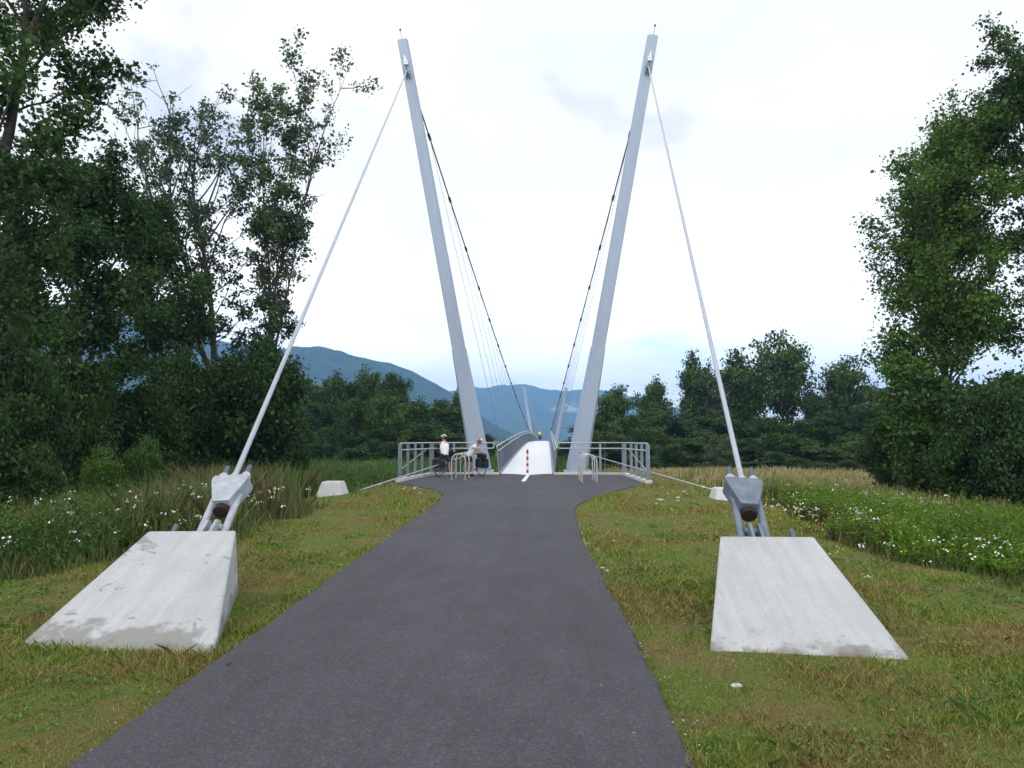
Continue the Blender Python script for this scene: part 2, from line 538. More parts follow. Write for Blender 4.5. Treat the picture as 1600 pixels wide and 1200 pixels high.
M['grass_mown'] = grass_mat('mown_grass_blades',
    [(0, (.07, .17, .02)), (.45, (.17, .28, .03)), (.75, (.32, .35, .05)), (.9, (.42, .36, .13)), (1, (.56, .46, .24))],
    [(0, (.21, .13, .055)), (.3, (.38, .25, .10)), (.55, (.25, .24, .05)), (.8, (.52, .40, .18)), (1, (.10, .18, .035))], .75)
M['meadow_green'] = grass_mat('meadow_blades',
    [(0, (.055, .11, .02)), (.5, (.11, .18, .03)), (.85, (.18, .22, .055)), (1, (.30, .26, .13))],
    [(0, (.055, .075, .02)), (.5, (.12, .125, .04)), (1, (.22, .18, .09))], .35)
M['meadow_dark'] = grass_mat('olive_meadow_blades',  # olive green mixed with brown for the left meadow
    [(0, (.06, .12, .025)), (.5, (.11, .18, .04)), (.85, (.19, .22, .07)), (1, (.30, .25, .13))],
    [(0, (.08, .11, .03)), (.5, (.15, .16, .055)), (.85, (.24, .19, .09)), (1, (.33, .24, .14))], .4)
M['meadow_tan'] = grass_mat('ripe_meadow_blades',
    [(0, (.28, .24, .10)), (.5, (.48, .40, .20)), (1, (.62, .53, .32))],
    [(0, (.16, .20, .05)), (.5, (.30, .29, .09)), (1, (.50, .42, .22))], .16)
M['reed'] = grass_mat('reed_blades',
    [(0, (.06, .15, .035)), (.6, (.12, .23, .055)), (1, (.22, .32, .10))],
    [(0, (.05, .09, .02)), (.6, (.09, .13, .035)), (1, (.14, .16, .06))], .2)
M['petal'] = surf('white_petals', (.72, .74, .70), .8, 0, .1, 5)
M['petal_y'] = surf('yellow_petals', (.62, .46, .03), .8, 0, .15, 5)

# ------------------------------------------------------------------ terrain
def sm(x): x = np.clip(x, 0, 1); return x * x * (3 - 2 * x)
PY = np.array([-30, 0, 3.4, 6, 11.3, 15.7, 17.3, 18.6, 20.2, 21.5, 22.8, 24.2, 25.6, 26.4, 27.0, 32.2, 33.6])
PXL = np.array([-2.25, -2.25, -2.25, -2.26, -2.27, -2.28, -2.29, -2.29, -2.34, -2.5, -2.86, -3.45, -4.3, -4.75, -4.83, -4.28, -4.1])
PXR = np.array([.74, .76, .80, .87, .88, 1.03, 1.15, 1.4, 1.9, 2.36, 2.85, 3.4, 4.0, 4.35, 4.42, 4.35, 4.3])
def wob(x, y, k=1.0):
    return (np.sin(x * 1.3 * k + y * .7 * k) + np.sin(x * -.8 * k + y * 1.9 * k + 1.3) + np.sin(x * 2.9 * k + 2.2 + y * .4) * .6 + np.sin(y * 3.3 * k + x * 1.7 * k) * .5) / 3.1
def zf(x, y):
    x = np.asarray(x, float); y = np.asarray(y, float)
    xl = np.interp(y, PY, PXL); xr = np.interp(y, PY, PXR)
    off = np.maximum(np.maximum(xl - x, x - xr), 0)
    xc = np.interp(y, [0, 15, 27], [-.7, -.6, 0.0])
    lat = np.abs(x - xc)
    wd = np.interp(y, [0, 10, 18, 27, 36], [4.6, 4.6, 4.2, 4.9, 5.0])
    z = -1.15 * sm((lat - wd) / 11)
    z2 = -1.5 * sm((y - 33.9) / 3.5)
    z = np.minimum(z, z2)
    z = z + wob(x, y) * .05 * sm(off / 1.5) - .035 - .03 * sm(off / 2)
    near = sm((2.6 - np.hypot(x - np.where(x < 0, -3.3, 2.4), (y - 6.4) * .8)) / 1.2)
    z = z * (1 - near) + (-.075) * near
    z = z + wob(x * .13, y * .13) * .35 * sm((y - 40) / 40) * sm(off / 10)
    r = sm((y - 98) / 8) * sm((192 - y) / 8)
    z = z - 3.2 * r
    return z
def zf1(x, y): return float(zf(np.array([x]), np.array([y]))[0])

def grid_mesh(name, xs, ys, zfun, mat):
    X, Y = np.meshgrid(xs, ys)
    Z = zfun(X, Y)
    v = np.stack([X, Y, Z], -1).reshape(-1, 3)
    nx, ny = len(xs), len(ys)
    i = np.arange((nx - 1) * (ny - 1))
    r_, c_ = i // (nx - 1), i % (nx - 1)
    a = r_ * nx + c_
    f = np.stack([a, a + 1, a + nx + 1, a + nx], -1)
    me = bpy.data.meshes.new(name)
    me.from_pydata(v.tolist(), [], f.tolist())
    me.materials.append(mat)
    me.polygons.foreach_set('use_smooth', [True] * len(f))
    me.update()
    o = bpy.data.objects.new(name, me)
    C.objects.link(o)
    return o

xs = np.concatenate([-np.geomspace(5200, 30, 26), np.arange(-28, -8, 1.0), np.arange(-8, 8, .22), np.arange(8, 28, 1.0), np.geomspace(30, 5200, 26)])
ys = np.concatenate([np.linspace(-60, -6, 10), np.arange(-5, 3, .5), np.arange(3, 12, .2), np.arange(12, 40, .4), np.arange(40, 220, 3.0), np.geomspace(222, 6200, 26)])
ground = grid_mesh('ground', xs, ys, zf, M['ground'])
tag(ground, kind='structure')

wt = MB(); wt.add([(-900, 97, -3.0), (900, 97, -3.0), (900, 193, -3.0), (-900, 193, -3.0)], [(0, 1, 2, 3)])
tag(wt.build('water', M['water']), kind='structure')

# path: a 4 cm thick slab with a slightly ragged edge
def path():
    rng = np.random.default_rng(5)
    yy = np.concatenate([np.arange(-30, 3, 1.0), np.arange(3, 26.5, .12), np.arange(26.5, 33.61, .6), [33.62]])
    xl = np.interp(yy, PY, PXL); xr = np.interp(yy, PY, PXR)
    def smooth(a):
        b = a.copy()
        for _ in range(30):
            b[1:-1] = (b[:-2] + 2 * b[1:-1] + b[2:]) / 4
        k = sm((yy - 17) / 2) * sm((26.4 - yy) / .8)
        return a * (1 - k) + b * k
    xl, xr = smooth(xl), smooth(xr)
    j = sm((26 - yy) / 2)
    xl = xl + (wob(yy * 2.2, yy * 3.1) * .012 + rng.normal(0, .007, len(yy))) * j
    xr = xr + (wob(yy * 2.7 + 4, yy * 2.9) * .015 + rng.normal(0, .009, len(yy))) * j
    mb = MB()
    n = len(yy)
    vs = []
    for i in range(n):
        a, b, y = xl[i], xr[i], yy[i]
        vs += [(a - .05, y, -.3), (a - .02, y, -.02), (a, y, 0.0), ((a + b) / 2, y, 0.012 * float(sm((20 - y) / 5))), (b, y, 0.0), (b + .02, y, -.02), (b + .05, y, -.3)]
    fs = []
    for i in range(n - 1):
        for k in range(6):
            p = i * 7 + k
            fs.append((p, p + 1, p + 8, p + 7))
    fs.append(tuple((n - 1) * 7 + k for k in range(7)))
    mb.add(vs, fs)
    return mb.build('path', M['asphalt'])
tag(path(), kind='structure')

# hills ------------------------------------------------------------
def ridge_hill(name, pix, d, depth, mat, seed, extra=0, amp=1.0):
    P = [at(px, py, d) for px, py in pix]
    rx = np.array([p.x for p in P]); rz = np.array([p.z for p in P])
    rng = np.random.default_rng(seed)
    ph = rng.uniform(0, 6.28, 40); kx = rng.uniform(-1, 1, 40); ky = rng.uniform(-1, 1, 40)
    xs = np.linspace(rx[0], rx[-1], 260)
    ys = np.linspace(d - depth, d + depth * .5, 110)
    def zfun(X, Y):
        h = np.interp(X, rx, rz)
        t = (Y - d) / depth
        prof = np.where(t < 0, 1 - sm(-t) ** .9 * 1.0, 1 - sm(t * 2))
        nz = np.zeros_like(X)
        for i in range(40):
            f = 2 * math.pi / (depth * (0.9 / (1 + i * .45)))
            nz += np.sin((X * kx[i] + Y * ky[i]) * f + ph[i]) / (1 + i * .35)
        z = h * prof + nz * amp * h * .045 * (np.minimum(1, prof * 1.6)) * sm(np.abs(t) * 6 + .12)
        rg = np.sin(X * .045 + ph[3]) + np.sin(X * .023 + ph[5]) + np.sin(X * .09 + ph[6]) * .6 + np.sin(X * .17 + ph[7]) * .4
        return z - 4 + rg * d * .00035 * np.clip(prof, 0, 1)
    o = grid_mesh(name, xs, ys, zfun, mat)
    return tag(o, kind='structure')
ridge_hill('hill', [(-700, 520), (-300, 455), (0, 470), (200, 500), (330, 528), (440, 547), (490, 545), (530, 549), (570, 560), (610, 566), (640, 576), (668, 592), (700, 608), (740, 640), (790, 672), (840, 690)], 2300, 1100, M['hill_near'], 3, amp=1.0)
ridge_hill('mountain', [(350, 690), (520, 660), (640, 630), (700, 615), (745, 606), (790, 603), (830, 606), (862, 612), (890, 610), (915, 606), (950, 610), (990, 620), (1040, 636), (1120, 655), (1250, 672), (1450, 690)], 5000, 1900, M['hill_far'], 8, amp=.8)

# ------------------------------------------------------------------ bridge
def axis(d): return .028 * (d - 34.0) if d > 34 else .028 * (d - 34.0)
D0, D1 = 33.65, 202.0
def deck_z(d):
    def up(q):
        q = min(1.0, max(0.0, q))
        return 1.32 * (1 - (1 - q) ** 1.45)
    return min(up((d - D0) / 54.0), up((D1 - d) / 54.0))

bridge = empty('footbridge', (0, 34, 0))
tag(bridge, 'grey and white suspension footbridge with leaning V pylons beyond the asphalt path', 'bridge')
INV = Matrix.Translation((0, -34, 0))
def bpart(mb, name, mat, parent=None, **k):
    """part of the bridge given in world coordinates"""
    o = mb.build(name, mat, parent or bridge, **k)
    if parent is None:
        o.data.transform(INV)
    else:
        o.data.transform(INV)
    return o

# deck
mb = MB()
rings_top, ds = [], list(np.concatenate([np.arange(D0, 95, 1.5), np.arange(95, D1, 4.0), [D1]]))
secs = []
for d in ds:
    a, z = axis(d), deck_z(d) + .006
    secs.append([(a - 1.2, d, z), (a + 1.2, d, z), (a + 1.2, d, z - .12), (a + .5, d, z - .55), (a - .5, d, z - .55), (a - 1.2, d, z - .12)])
mb.loft(secs)
bpart(mb, 'deck', M['deck'])
for s in (-1, 1):
    mb = MB()
    secs = []
    for d in ds:
        a, z = axis(d) + s * 1.28, deck_z(d)
        secs.append([(a - .07, d, z + .05), (a + .07, d, z + .05), (a + .07, d, z - .25), (a - .07, d, z - .25)])
    mb.loft(secs)
    bpart(mb, 'edge_beam', M['galv'])
# railings of the bridge
RH = 1.30
def rail_pt(s, d, h, lean=.10):
    return Vector((axis(d) + s * (1.30 + lean * h / RH), d, deck_z(d) + h))
for s in (-1, 1):
    mb = MB()
    rd = [D0 + .02] + list(np.arange(D0 + 1, D1, 2.0))
    mb.tube([rail_pt(s, d, RH) for d in rd], .032, 8)
    ra = bpart(mb, 'railing', M['galv_light'])
    mb = MB()
    mb.tube([rail_pt(s, d, RH - .22) - Vector((s * .05, 0, 0)) for d in rd], .026, 8)
    bpart(mb, 'lower_rail', M['galv_light'], ra)
    mb = MB()                                         # end loop joining both rails
    pa, pb = rail_pt(s, D0, RH), rail_pt(s, D0, RH - .22) - Vector((s * .05, 0, 0))
    mid = (pa + pb) / 2
    mb.tube([pa, pa + Vector((0, -.06, -.03)), mid + Vector((0, -.1, 0)), pb + Vector((0, -.06, .03)), pb], .028, 8)
    bpart(mb, 'rail_end', M['galv_light'], ra)
    pp = MB()
    pp.loft([[(-.02, -.05, 0), (.02, -.05, 0), (.02, .05, 0), (-.02, .05, 0)],
             [(-.02 + s * .1, -.03, RH), (.02 + s * .1, -.03, RH), (.02 + s * .1, .03, RH), (-.02 + s * .1, .03, RH)]])
    proto = None
    for d in np.arange(D0 + .1, D1, 2.0):
        if proto is None:
            o = proto = pp.build('post', M['galv'], ra)
        else:
            o = proto.copy(); C.objects.link(o); o.parent = ra
        o.location = Vector((axis(d) + s * 1.30, d - 34, deck_z(d)))
    mb = MB()
    for d in np.arange(D0 + .2, 200, .16):
        if d > 110 and int(d / .16) % 2: continue
        p, q = rail_pt(s, d, .08), rail_pt(s, d, RH - .24)
        mb.tube([p, q], .009 if d < 60 else .012, 3, cap=False, smooth=False)
    o = bpart(mb, 'railing_bars', M['dark_steel'], ra)
    tag(o, kind='stuff')

# pylons
def pylon(base, top, side, depth=.8, scale=1.0, fine=True):
    """hexagonal leaning box; side = -1 left, +1 right"""
    base, top = Vector(base), Vector(top)
    ax = (top - base); L = ax.length; axn = ax.normalized()
    u = Vector((1, 0, 0)); u = (u - axn * u.dot(axn)).normalized()
    v = Vector((0, 1, 0)); v = (v - axn * v.dot(axn)).normalized()
    inn = -side
    def ring(t, wf, wi, wo_, dp):
        p = base + ax * t
        # wf half front width; wi inner chamfer; wo outer chamfer
        pts = [(-wf, -dp / 2), (wf, -dp / 2), (wf + wi, -dp * .12), (wf + wi, dp * .5), (-wf - wo_, dp * .5), (-wf - wo_, -dp * .12)]
        return [p + u * (a * inn * scale) + v * (b * scale) for a, b in pts]
    mb = MB()
    mb.loft([ring(.26, .275, .10, .03, depth * .8), ring(1.0, .225, .08, .03, depth * .55)])
    o = bpart(mb, 'pylon', M['pylon'], bevel=.015)
    mb = MB()
    mb.loft([ring(0.0, .34, .23, .15, depth * 1.1), ring(.12, .315, .18, .11, depth * 1.02), ring(.275, .282, .115, .045, depth * .86)])
    bpart(mb, 'pylon_foot', M['pylon'], o, bevel=.015)
    if fine:
        mb = MB()
        b0 = base + Vector((0, 0, .02))
        mb.box(b0, (1.35, 1.25, .10))
        for dx_ in (-.5, .5):
            for dy_ in (-.5, .5):
                mb.tube([b0 + Vector((dx_, dy_, 0)), b0 + Vector((dx_, dy_, .16))], .035, 6)
        bpart(mb, 'base_plate', M['galv_light'], o)
        # bracket for the backstay near the head
        c = base + ax * .918 - v * (depth * .275 * scale + .05)
        mb = MB()
        for k in (-.09, .09):
            q = c + u * k
            mb.loft([[q + u * e + v * .1 + axn * .55, q + u * e - v * .14 + axn * .2, q + u * e - v * .22 - axn * .25, q + u * e + v * .1 - axn * .45] for e in (-.02, .02)])
        mb.tube([c - u * .15 - v * .1, c + u * .15 - v * .1], .07, 10)
        bpart(mb, 'stay_bracket', M['galv'], o)
        mb = MB()
        mb.tube([c + axn * .55 - v * .02, c + axn * .95 - v * .02], [.10, .02], 8)
        mb.box(c + axn * .5 - v * .03, (.22, .1, .2))
        bpart(mb, 'light_fitting', M['white'], o)
        mb = MB()
        tp = top + axn * .02
        mb.tube([tp, tp + axn * .55], .012, 6)
        mb.sphere(tp + axn * .62, (.06, .06, .08), 8, 5)
        bpart(mb, 'lightning_rod', M['dark_steel'], o)
    return o, base, ax, axn, v
PYD = 36.4
bl = Vector((-2.36, PYD, -.02)); br = Vector((2.56, PYD, -.02))
tl = at(628.5, 64, PYD); trr = at(1020.5, 57.5, PYD)
PL = pylon(bl, tl, -1); PR = pylon(br, trr, 1)
PFD = 199.0
fl0 = at(833, 690, PFD); fl0.z = -.5; ft0 = at(818.5, 605, PFD)
fr0 = at(867, 690, PFD); fr0.z = -.5; ft1 = at(885, 606, PFD)
pylon(fl0, ft0, -1, 1.6, 1.4, False); pylon(fr0, ft1, 1, 1.6, 1.4, False)

# concrete footing under near pylons (below platform level)
for b_, wd_ in ((bl, 'left'), (br, 'right')):
    mb = MB(); mb.box((b_.x, PYD, -1.0), (2.0, 1.9, 1.8))
    o = mb.build('pylon_footing', M['kerb'], bevel=.03)
    tag(o, 'square concrete footing under the %s near pylon of the footbridge' % wd_, 'footing')

# main cables with clamps; hangers
SPAN0, SPAN1 = PYD + .3, PFD
MIDD = (SPAN0 + SPAN1) / 2
def cable_pt(s, d):
    u_ = (MIDD - d) / (MIDD - SPAN0)
    near = d < MIDD
    if s < 0:
        T = PL[1] + PL[2] * .93 if near else fl0 + (ft0 - fl0) * .95
    else:
        T = PR[1] + PR[2] * .93 if near else fr0 + (ft1 - fr0) * .95
    zc = 2.25
    z = zc + (T.z - zc) * u_ * u_
    lat_T = (T.x - axis(T.y))
    x = axis(d) + s * 1.38 + (lat_T - s * 1.38) * u_ * u_
    return Vector((x, d, z))
HD = list(np.arange(SPAN0 + 4.0, SPAN1 - 3, 4.9))
for s in (-1, 1):
    mb = MB()
    mb.tube([cable_pt(s, d) for d in np.linspace(SPAN0, SPAN1, 90)], .042, 6)
    for d in HD:
        p, q = cable_pt(s, d - .22), cable_pt(s, d + .22)
        mb.tube([p, q], .085, 6)
    ca = bpart(mb, 'main_cable', M['cable'])
    for d in HD:
        mb = MB()
        p = cable_pt(s, d); q = Vector((axis(d) + s * 1.36, d, deck_z(d) - .1))
        if p.z - q.z < .3: continue
        mb.tube([p, q], .013, 5)
        bpart(mb, 'hanger', M['hanger'], ca)

# concrete anchor blocks --------------------------------------------
def gnd(px, py, z=-.05):
    v = CM @ Vector(((px - 800) / F, (600 - py) / F, -1))
    p = EYE + v * ((z - EYE.z) / v.z)
    return (p.x, p.y)
def anchor_block(bn, tf, name_side, mat):
    """bn: near bottom (xl,y),(xr,y); tf: top far points (from pixels)"""
    (x0, y0), (x1, y1) = bn
    a, b = tf
    g0 = zf1((x0 + x1) / 2, y0) - .01
    def ext(p, q, yy):
        t = (yy - p[1]) / (q.y - p[1])
        return p[0] + (q.x - p[0]) * t
    yb = max(a.y, b.y) + .55
    yn, ym = y0 - .5, y1 - .5
    za, zb = g0 - (a.z - g0) / (a.y - y0) * .5, g0 - (b.z - g0) / (b.y - y1) * .5
    V = [Vector((ext((x0, y0), a, yn), yn, za)), Vector((ext((x1, y1), b, ym), ym, zb)),
         b, a,
         Vector((ext((x0, y0), a, yn), yn, -.8)), Vector((ext((x1, y1), b, ym), ym, -.8)),
         Vector((ext((x1, y1), b, yb), yb, -.8)), Vector((ext((x0, y0), a, yb), yb, -.8)),
         Vector((ext((x1, y1), b, yb), yb, -.05)), Vector((ext((x0, y0), a, yb), yb, -.05))]
    mb = MB()
    mb.add(V, [(0, 1, 2, 3), (4, 7, 6, 5), (0, 4, 5, 1), (3, 2, 8, 9), (9, 8, 6, 7), (1, 5, 6, 8, 2), (0, 3, 9, 7, 4)])
    o = mb.build('anchor_block', mat, bevel=.025, seg=2)
    return o
ba = anchor_block((gnd(20, 1013, -.075), gnd(334, 1026, -.075)), (at(232, 829, 7.4), at(369, 828, 7.4)), 'left', M['conc_worn'])
tag(ba, 'pale concrete wedge with worn grey patches, left of the asphalt path', 'concrete block', 'wedge anchor blocks beside the path')
bb = anchor_block((gnd(1108, 1019, -.075), gnd(1428, 1033, -.075)), (at(1125, 837, 7.4), at(1272, 838, 7.4)), 'right', M['conc'])
tag(bb, 'smooth pale concrete wedge with dark stained foot, right of the asphalt path', 'concrete block', 'wedge anchor blocks beside the path')

# backstays with their anchor yokes
def backstay(root, head, s, light):
    root, head = Vector(root), Vector(head)
    ax = (head - root).normalized()
    u = Vector((1, 0, 0)); u = (u - ax * u.dot(ax)).normalized()
    v = ax.cross(u)                                     # 'thickness' direction
    if v.z < 0: v = -v
    P = lambda l, a, b: root + ax * l + u * a + v * b
    mb = MB()
    mb.tube([P(.80, 0, 0), head], .034, 12)
    mb.tube([P(.80, 0, 0), P(1.0, 0, 0)], .052, 12)
    st = bpart(mb, 'backstay', M['stay'])
    ym = M['galv_lit'] if light else M['galv_shaded']
    mb = MB()
    prof = [(.43, .105), (.80, .228), (.85, .232), (.90, .215)]
    lo = [P(l, -w_, -.10) for l, w_ in prof] + [P(l, w_, -.10) for l, w_ in reversed(prof)]
    hi = [P(l, -w_ * .92, .10) for l, w_ in prof] + [P(l, w_ * .92, .10) for l, w_ in reversed(prof)]
    mb.loft([lo, hi])
    yk = bpart(mb, 'anchor_yoke', ym, st, bevel=.012)
    mb = MB()
    mb.tube([P(.36, 0, -.03), P(.44, 0, -.03)], .088, 16)
    bpart(mb, 'cable_socket', M['hole'], st)
    for k in (-1, 1):
        mb = MB()
        mb.tube([P(-.25, k * .135, -.02), P(.93, k * .135, -.02)], .042, 12)
        bpart(mb, 'tension_rod', ym, st)
        mb = MB()
        mb.tube([P(.9, k * .135, 0), P(.985, k * .135, 0)], .062, 6, smooth=False)
        mb.sphere(P(.985, k * .135, 0), .058, 10, 5)
        bpart(mb, 'rod_nut', M['galv_light'], st)
        mb = MB()
        mb.tube([P(.98, k * .135, 0), P(1.17, k * .135, 0)], .034, 10)
        bpart(mb, 'threaded_end', M['dark_steel'], st)
    # pinned lug between the rods
    mb = MB()
    for k in (-.05, .05):
        mb.loft([[P(-.3, k + e, -.12), P(-.3, k + e, .16), P(.10, k + e, .10), P(.16, k + e, .03), P(.12, k + e, -.10)] for e in (-.018, .018)])
    mb.tube([P(.07, -.1, 0), P(.07, .1, 0)], .04, 12)
    bpart(mb, 'pin_lug', ym, st, bevel=.004)
    # plate and bolts where the rods enter the concrete
    mb = MB()
    MM = Matrix((u, ax, v)).transposed()
    mb.box(P(-.14, 0, -.05), (.52, .05, .30), mat=MM)
    for a, b, c_ in ((s * .40, .04, .10), (-.2, -.02, -.02), (.2, -.02, -.02)):
        mb.tube([P(-.25, a, b), P(c_, a, b)], .03, 8)
    bpart(mb, 'anchor_plate', M['dark_steel'], st)
def stay_head(P_):
    o, base, ax, axn, v = P_
    return base + ax * .918 - v * .42
hl, hr = stay_head(PL), stay_head(PR)
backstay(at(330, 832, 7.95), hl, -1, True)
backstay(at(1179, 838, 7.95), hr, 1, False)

# small outlying blocks and side stays
def small_block(name, c, s, label):
    mb = MB()
    w0, w1 = .55, .28
    x, y, z = c
    lo = [(x - w0, y - .6, z - .9), (x + w0, y - .6, z - .9), (x + w0, y + .6, z - .9), (x - w0, y + .6, z - .9)]
    hi = [(x - w1, y - .25, z), (x + w1, y - .25, z), (x + w1, y + .35, z), (x - w1, y + .35, z)]
    mb.loft([lo, hi])
    o = mb.build(name, M['kerb'], bevel=.03)
    return tag(o, label, 'concrete block', 'small blocks holding the side stays')
cr = at(1133, 762, 21.0); cl = at(520, 752, 22.0)
small_block('stay_block', cr, 1, 'small pale concrete block behind the right anchor yoke')
small_block('stay_block', cl, -1, 'small white concrete block in the grass left of the viewing platform')
for s, b_, c_ in ((-1, bl, cl), (1, br, cr)):
    mb = MB()
    p = Vector((b_.x + s * .12, b_.y - .45, .98))
    q = Vector(c_) + Vector((-s * .15, .2, -.12 if s > 0 else -.5))
    mb.tube([p, q], .022, 8)
    mb.tube([q, q + (p - q).normalized() * .5], .04, 8)
    bpart(mb, 'side_stay', M['galv_light'])

# ------------------------------------------------------------------ platform: kerbs and fences
def fence(pts_side, pts_back, s, label):
    """pts_side: front -> back corner (xy); pts_back: corner -> bridge end"""
    root = empty('fence', (pts_side[0][0], pts_side[0][1], 0))
    tag(root, label, 'railing', 'galvanised railings round the platform')
    inv = Matrix.Translation((-pts_side[0][0], -pts_side[0][1], 0))
    def part(mb, name, mat, **k):
        o = mb.build(name, mat, root, **k); o.data.transform(inv); return o
    HT, HL = 1.46, 1.20
    p0, p1 = [Vector((a, b, 0)) for a, b in pts_side]
    e0 = Vector((*pts_back[1], 0))
    Z = Vector((0, 0, 1))
    bdir = (e0 - p1).normalized()
    loop = []
    for k in range(7):
        an = math.pi / 2 - math.pi * k / 6
        loop.append(e0 + bdir * (.11 * math.cos(an)) + Z * ((HT + HL) / 2 + (HT - HL) / 2 * math.sin(an)))
    mb = MB(); mb.tube([p0 + Z * HT, p1 + Z * HT] + loop + [p1 + bdir * .05 + Z * HL], .028, 8)
    part(mb, 'handrail', M['galv_light'])
    mb = MB(); mb.tube([p0 + Z * HL + Vector((-s * .06, .1, 0)), p1 + Z * HL + Vector((-s * .06, -.05, 0))], .026, 8)
    part(mb, 'lower_rail', M['galv_light'])
    mb = MB()
    a = p0.lerp(p1, .0) + Z * .42; b = p0.lerp(p1, .80) + Z * 1.17
    mb.tube([a, b], .016, 6)
    part(mb, 'brace', M['galv_light'])
    d = (p1 - p0).normalized(); ang = math.atan2(d.y, d.x)
    for t in (0, .22, .44, .66, .96):
        q = p0.lerp(p1, t)
        mb = MB()
        wd_ = .055 if t > 0 else .075
        mb.box(q + Z * ((HT + .10) / 2 - .01), (.022, wd_ * 2, HT - .14), ang)
        mb.box(q + Z * ((HT + .10) / 2 - .01), (wd_ * 1.7, .02, HT - .15), ang)
        mb.box(q + Z * .125, (.2, .2, .02), ang)
        part(mb, 'post', M['galv'])
    for t in (.02, .37):
        q = p1.lerp(e0, t)
        mb = MB()
        mb.box(q + Z * ((HT + .10) / 2 - .01), (.10, .03, HT - .14))
        mb.box(q + Z * .112, (.2, .16, .02))
        part(mb, 'post', M['galv'])
    for t in (.30,):
        q = p1.lerp(e0, t)
        mb = MB(); mb.tube([q + Z * .1, q + Z * (HT - .02)], .008, 5)
        part(mb, 'wire', M['galv'])
    return root
FL = ((-4.93, 27.7), (-4.36, 32.7)); FR = ((4.47, 26.5), (4.45, 32.7))
fence(FL, ((-4.36, 32.7), (-1.62, 33.0)), -1, 'galvanised railing with flat posts on the platform left of the footbridge')
fence(FR, ((4.45, 32.7), (1.52, 33.0)), 1, 'galvanised railing with flat posts on the platform right of the footbridge')

def kerb(p0, p1, e):
    mb = MB()
    d = (Vector((*p1, 0)) - Vector((*p0, 0))).normalized(); n = Vector((-d.y, d.x, 0))
    a, b = Vector((*p0, 0)) - d * .18, Vector((*p1, 0)) + d * .12
    mb.loft([[a - n * .13 + Vector((0, 0, -.7)), a + n * .13 + Vector((0, 0, -.7)), a + n * .13 + Vector((0, 0, .11)), a - n * .13 + Vector((0, 0, .11))],
             [b - n * .13 + Vector((0, 0, -.7)), b + n * .13 + Vector((0, 0, -.7)), b + n * .13 + Vector((0, 0, .11)), b - n * .13 + Vector((0, 0, .11))]])
    a, b = b + n * 0, Vector((*e, 0))
    o = mb.build('kerb', M['kerb'], bevel=.015)
    tag(o, kind='structure')
    mb = MB()
    c0 = Vector((*p1, 0)); c1 = Vector((*e, 0))
    y = max(c0.y, c1.y) + .02
    mb.box(((c0.x + c1.x) / 2, y + .16, -.32), (abs(c0.x - c1.x) + .2, .26, .80))
    o = mb.build('kerb', M['kerb'], bevel=.015)
    tag(o, kind='structure')
kerb(*FL, (-1.40, 33.0)); kerb(*FR, (1.35, 33.0))

# ------------------------------------------------------------------ bike racks, bollard, floor marking
mb = MB()
hw, hh = .275, 1.03
arc = [(-hw, 0, -.05), (-hw, 0, .4), (-hw, 0, hh - hw)] + [(-hw * math.cos(a), 0, hh - hw + hw * math.sin(a)) for a in np.linspace(0.2, math.pi - .2, 9)] + [(hw, 0, hh - hw), (hw, 0, .4), (hw, 0, -.05)]
mb.tube(arc, .027, 10)
for k in (-hw, hw):
    mb.tube([(k, 0, .004), (k, 0, .014)], .06, 12)
rack = mb.build('bike_rack', M['stainless'])
spots = [(-2.74, 28.6, 'nearest'), (-2.72, 30.2, 'middle'), (-2.68, 31.8, 'farthest'), (2.36, 27.0, 'nearest'), (2.37, 28.0, 'middle'), (2.38, 29.0, 'farthest')]
for i, (x, y, wd_) in enumerate(spots):
    o = rack if i == 0 else rack.copy()
    if i: C.objects.link(o)
    o.location = (x, y, .004)
    side = 'left beside the stopped riders' if i < 3 else 'right before the railing'
    tag(o, 'arched steel bike stand, %s of the three on the %s' % (wd_, side), 'bike rack', 'arched bike stands on the platform')

bol = empty('bollard', (.03, 33.2, 0))
tag(bol, 'slim red and white striped bollard at the start of the white deck', 'bollard')
mb = MB()
n = 7
for k in range(n):
    z0, z1 = .06 + k * .15, .06 + (k + 1) * .15
    mb.tube([(0, 0, z0), (0, 0, z1)], .052, 12, mi=0 if k % 2 == 0 else 1, cap=False)
mb.tube([(0, 0, 1.11), (0, 0, 1.15)], [.052, .03], 12, mi=0)
mb.build('post', [M['red'], M['white']], bol)
mb = MB(); mb.tube([(0, 0, .004), (0, 0, .06)], [.10, .075], 14)
mb.build('base', M['white'], bol)

mb = MB()
zt = .005
mb.add([(-.75, 33.60, zt), (-.02, 32.6, zt), (.14, 32.6, zt), (.85, 33.60, zt)], [(0, 1, 2, 3)])
mb.add([(-.22, 27.6, zt), (-.06, 27.5, zt), (.14, 32.6, zt), (-.02, 32.6, zt)], [(0, 1, 2, 3)])
mk = mb.build('road_marking', M['white'])
tag(mk, kind='structure')

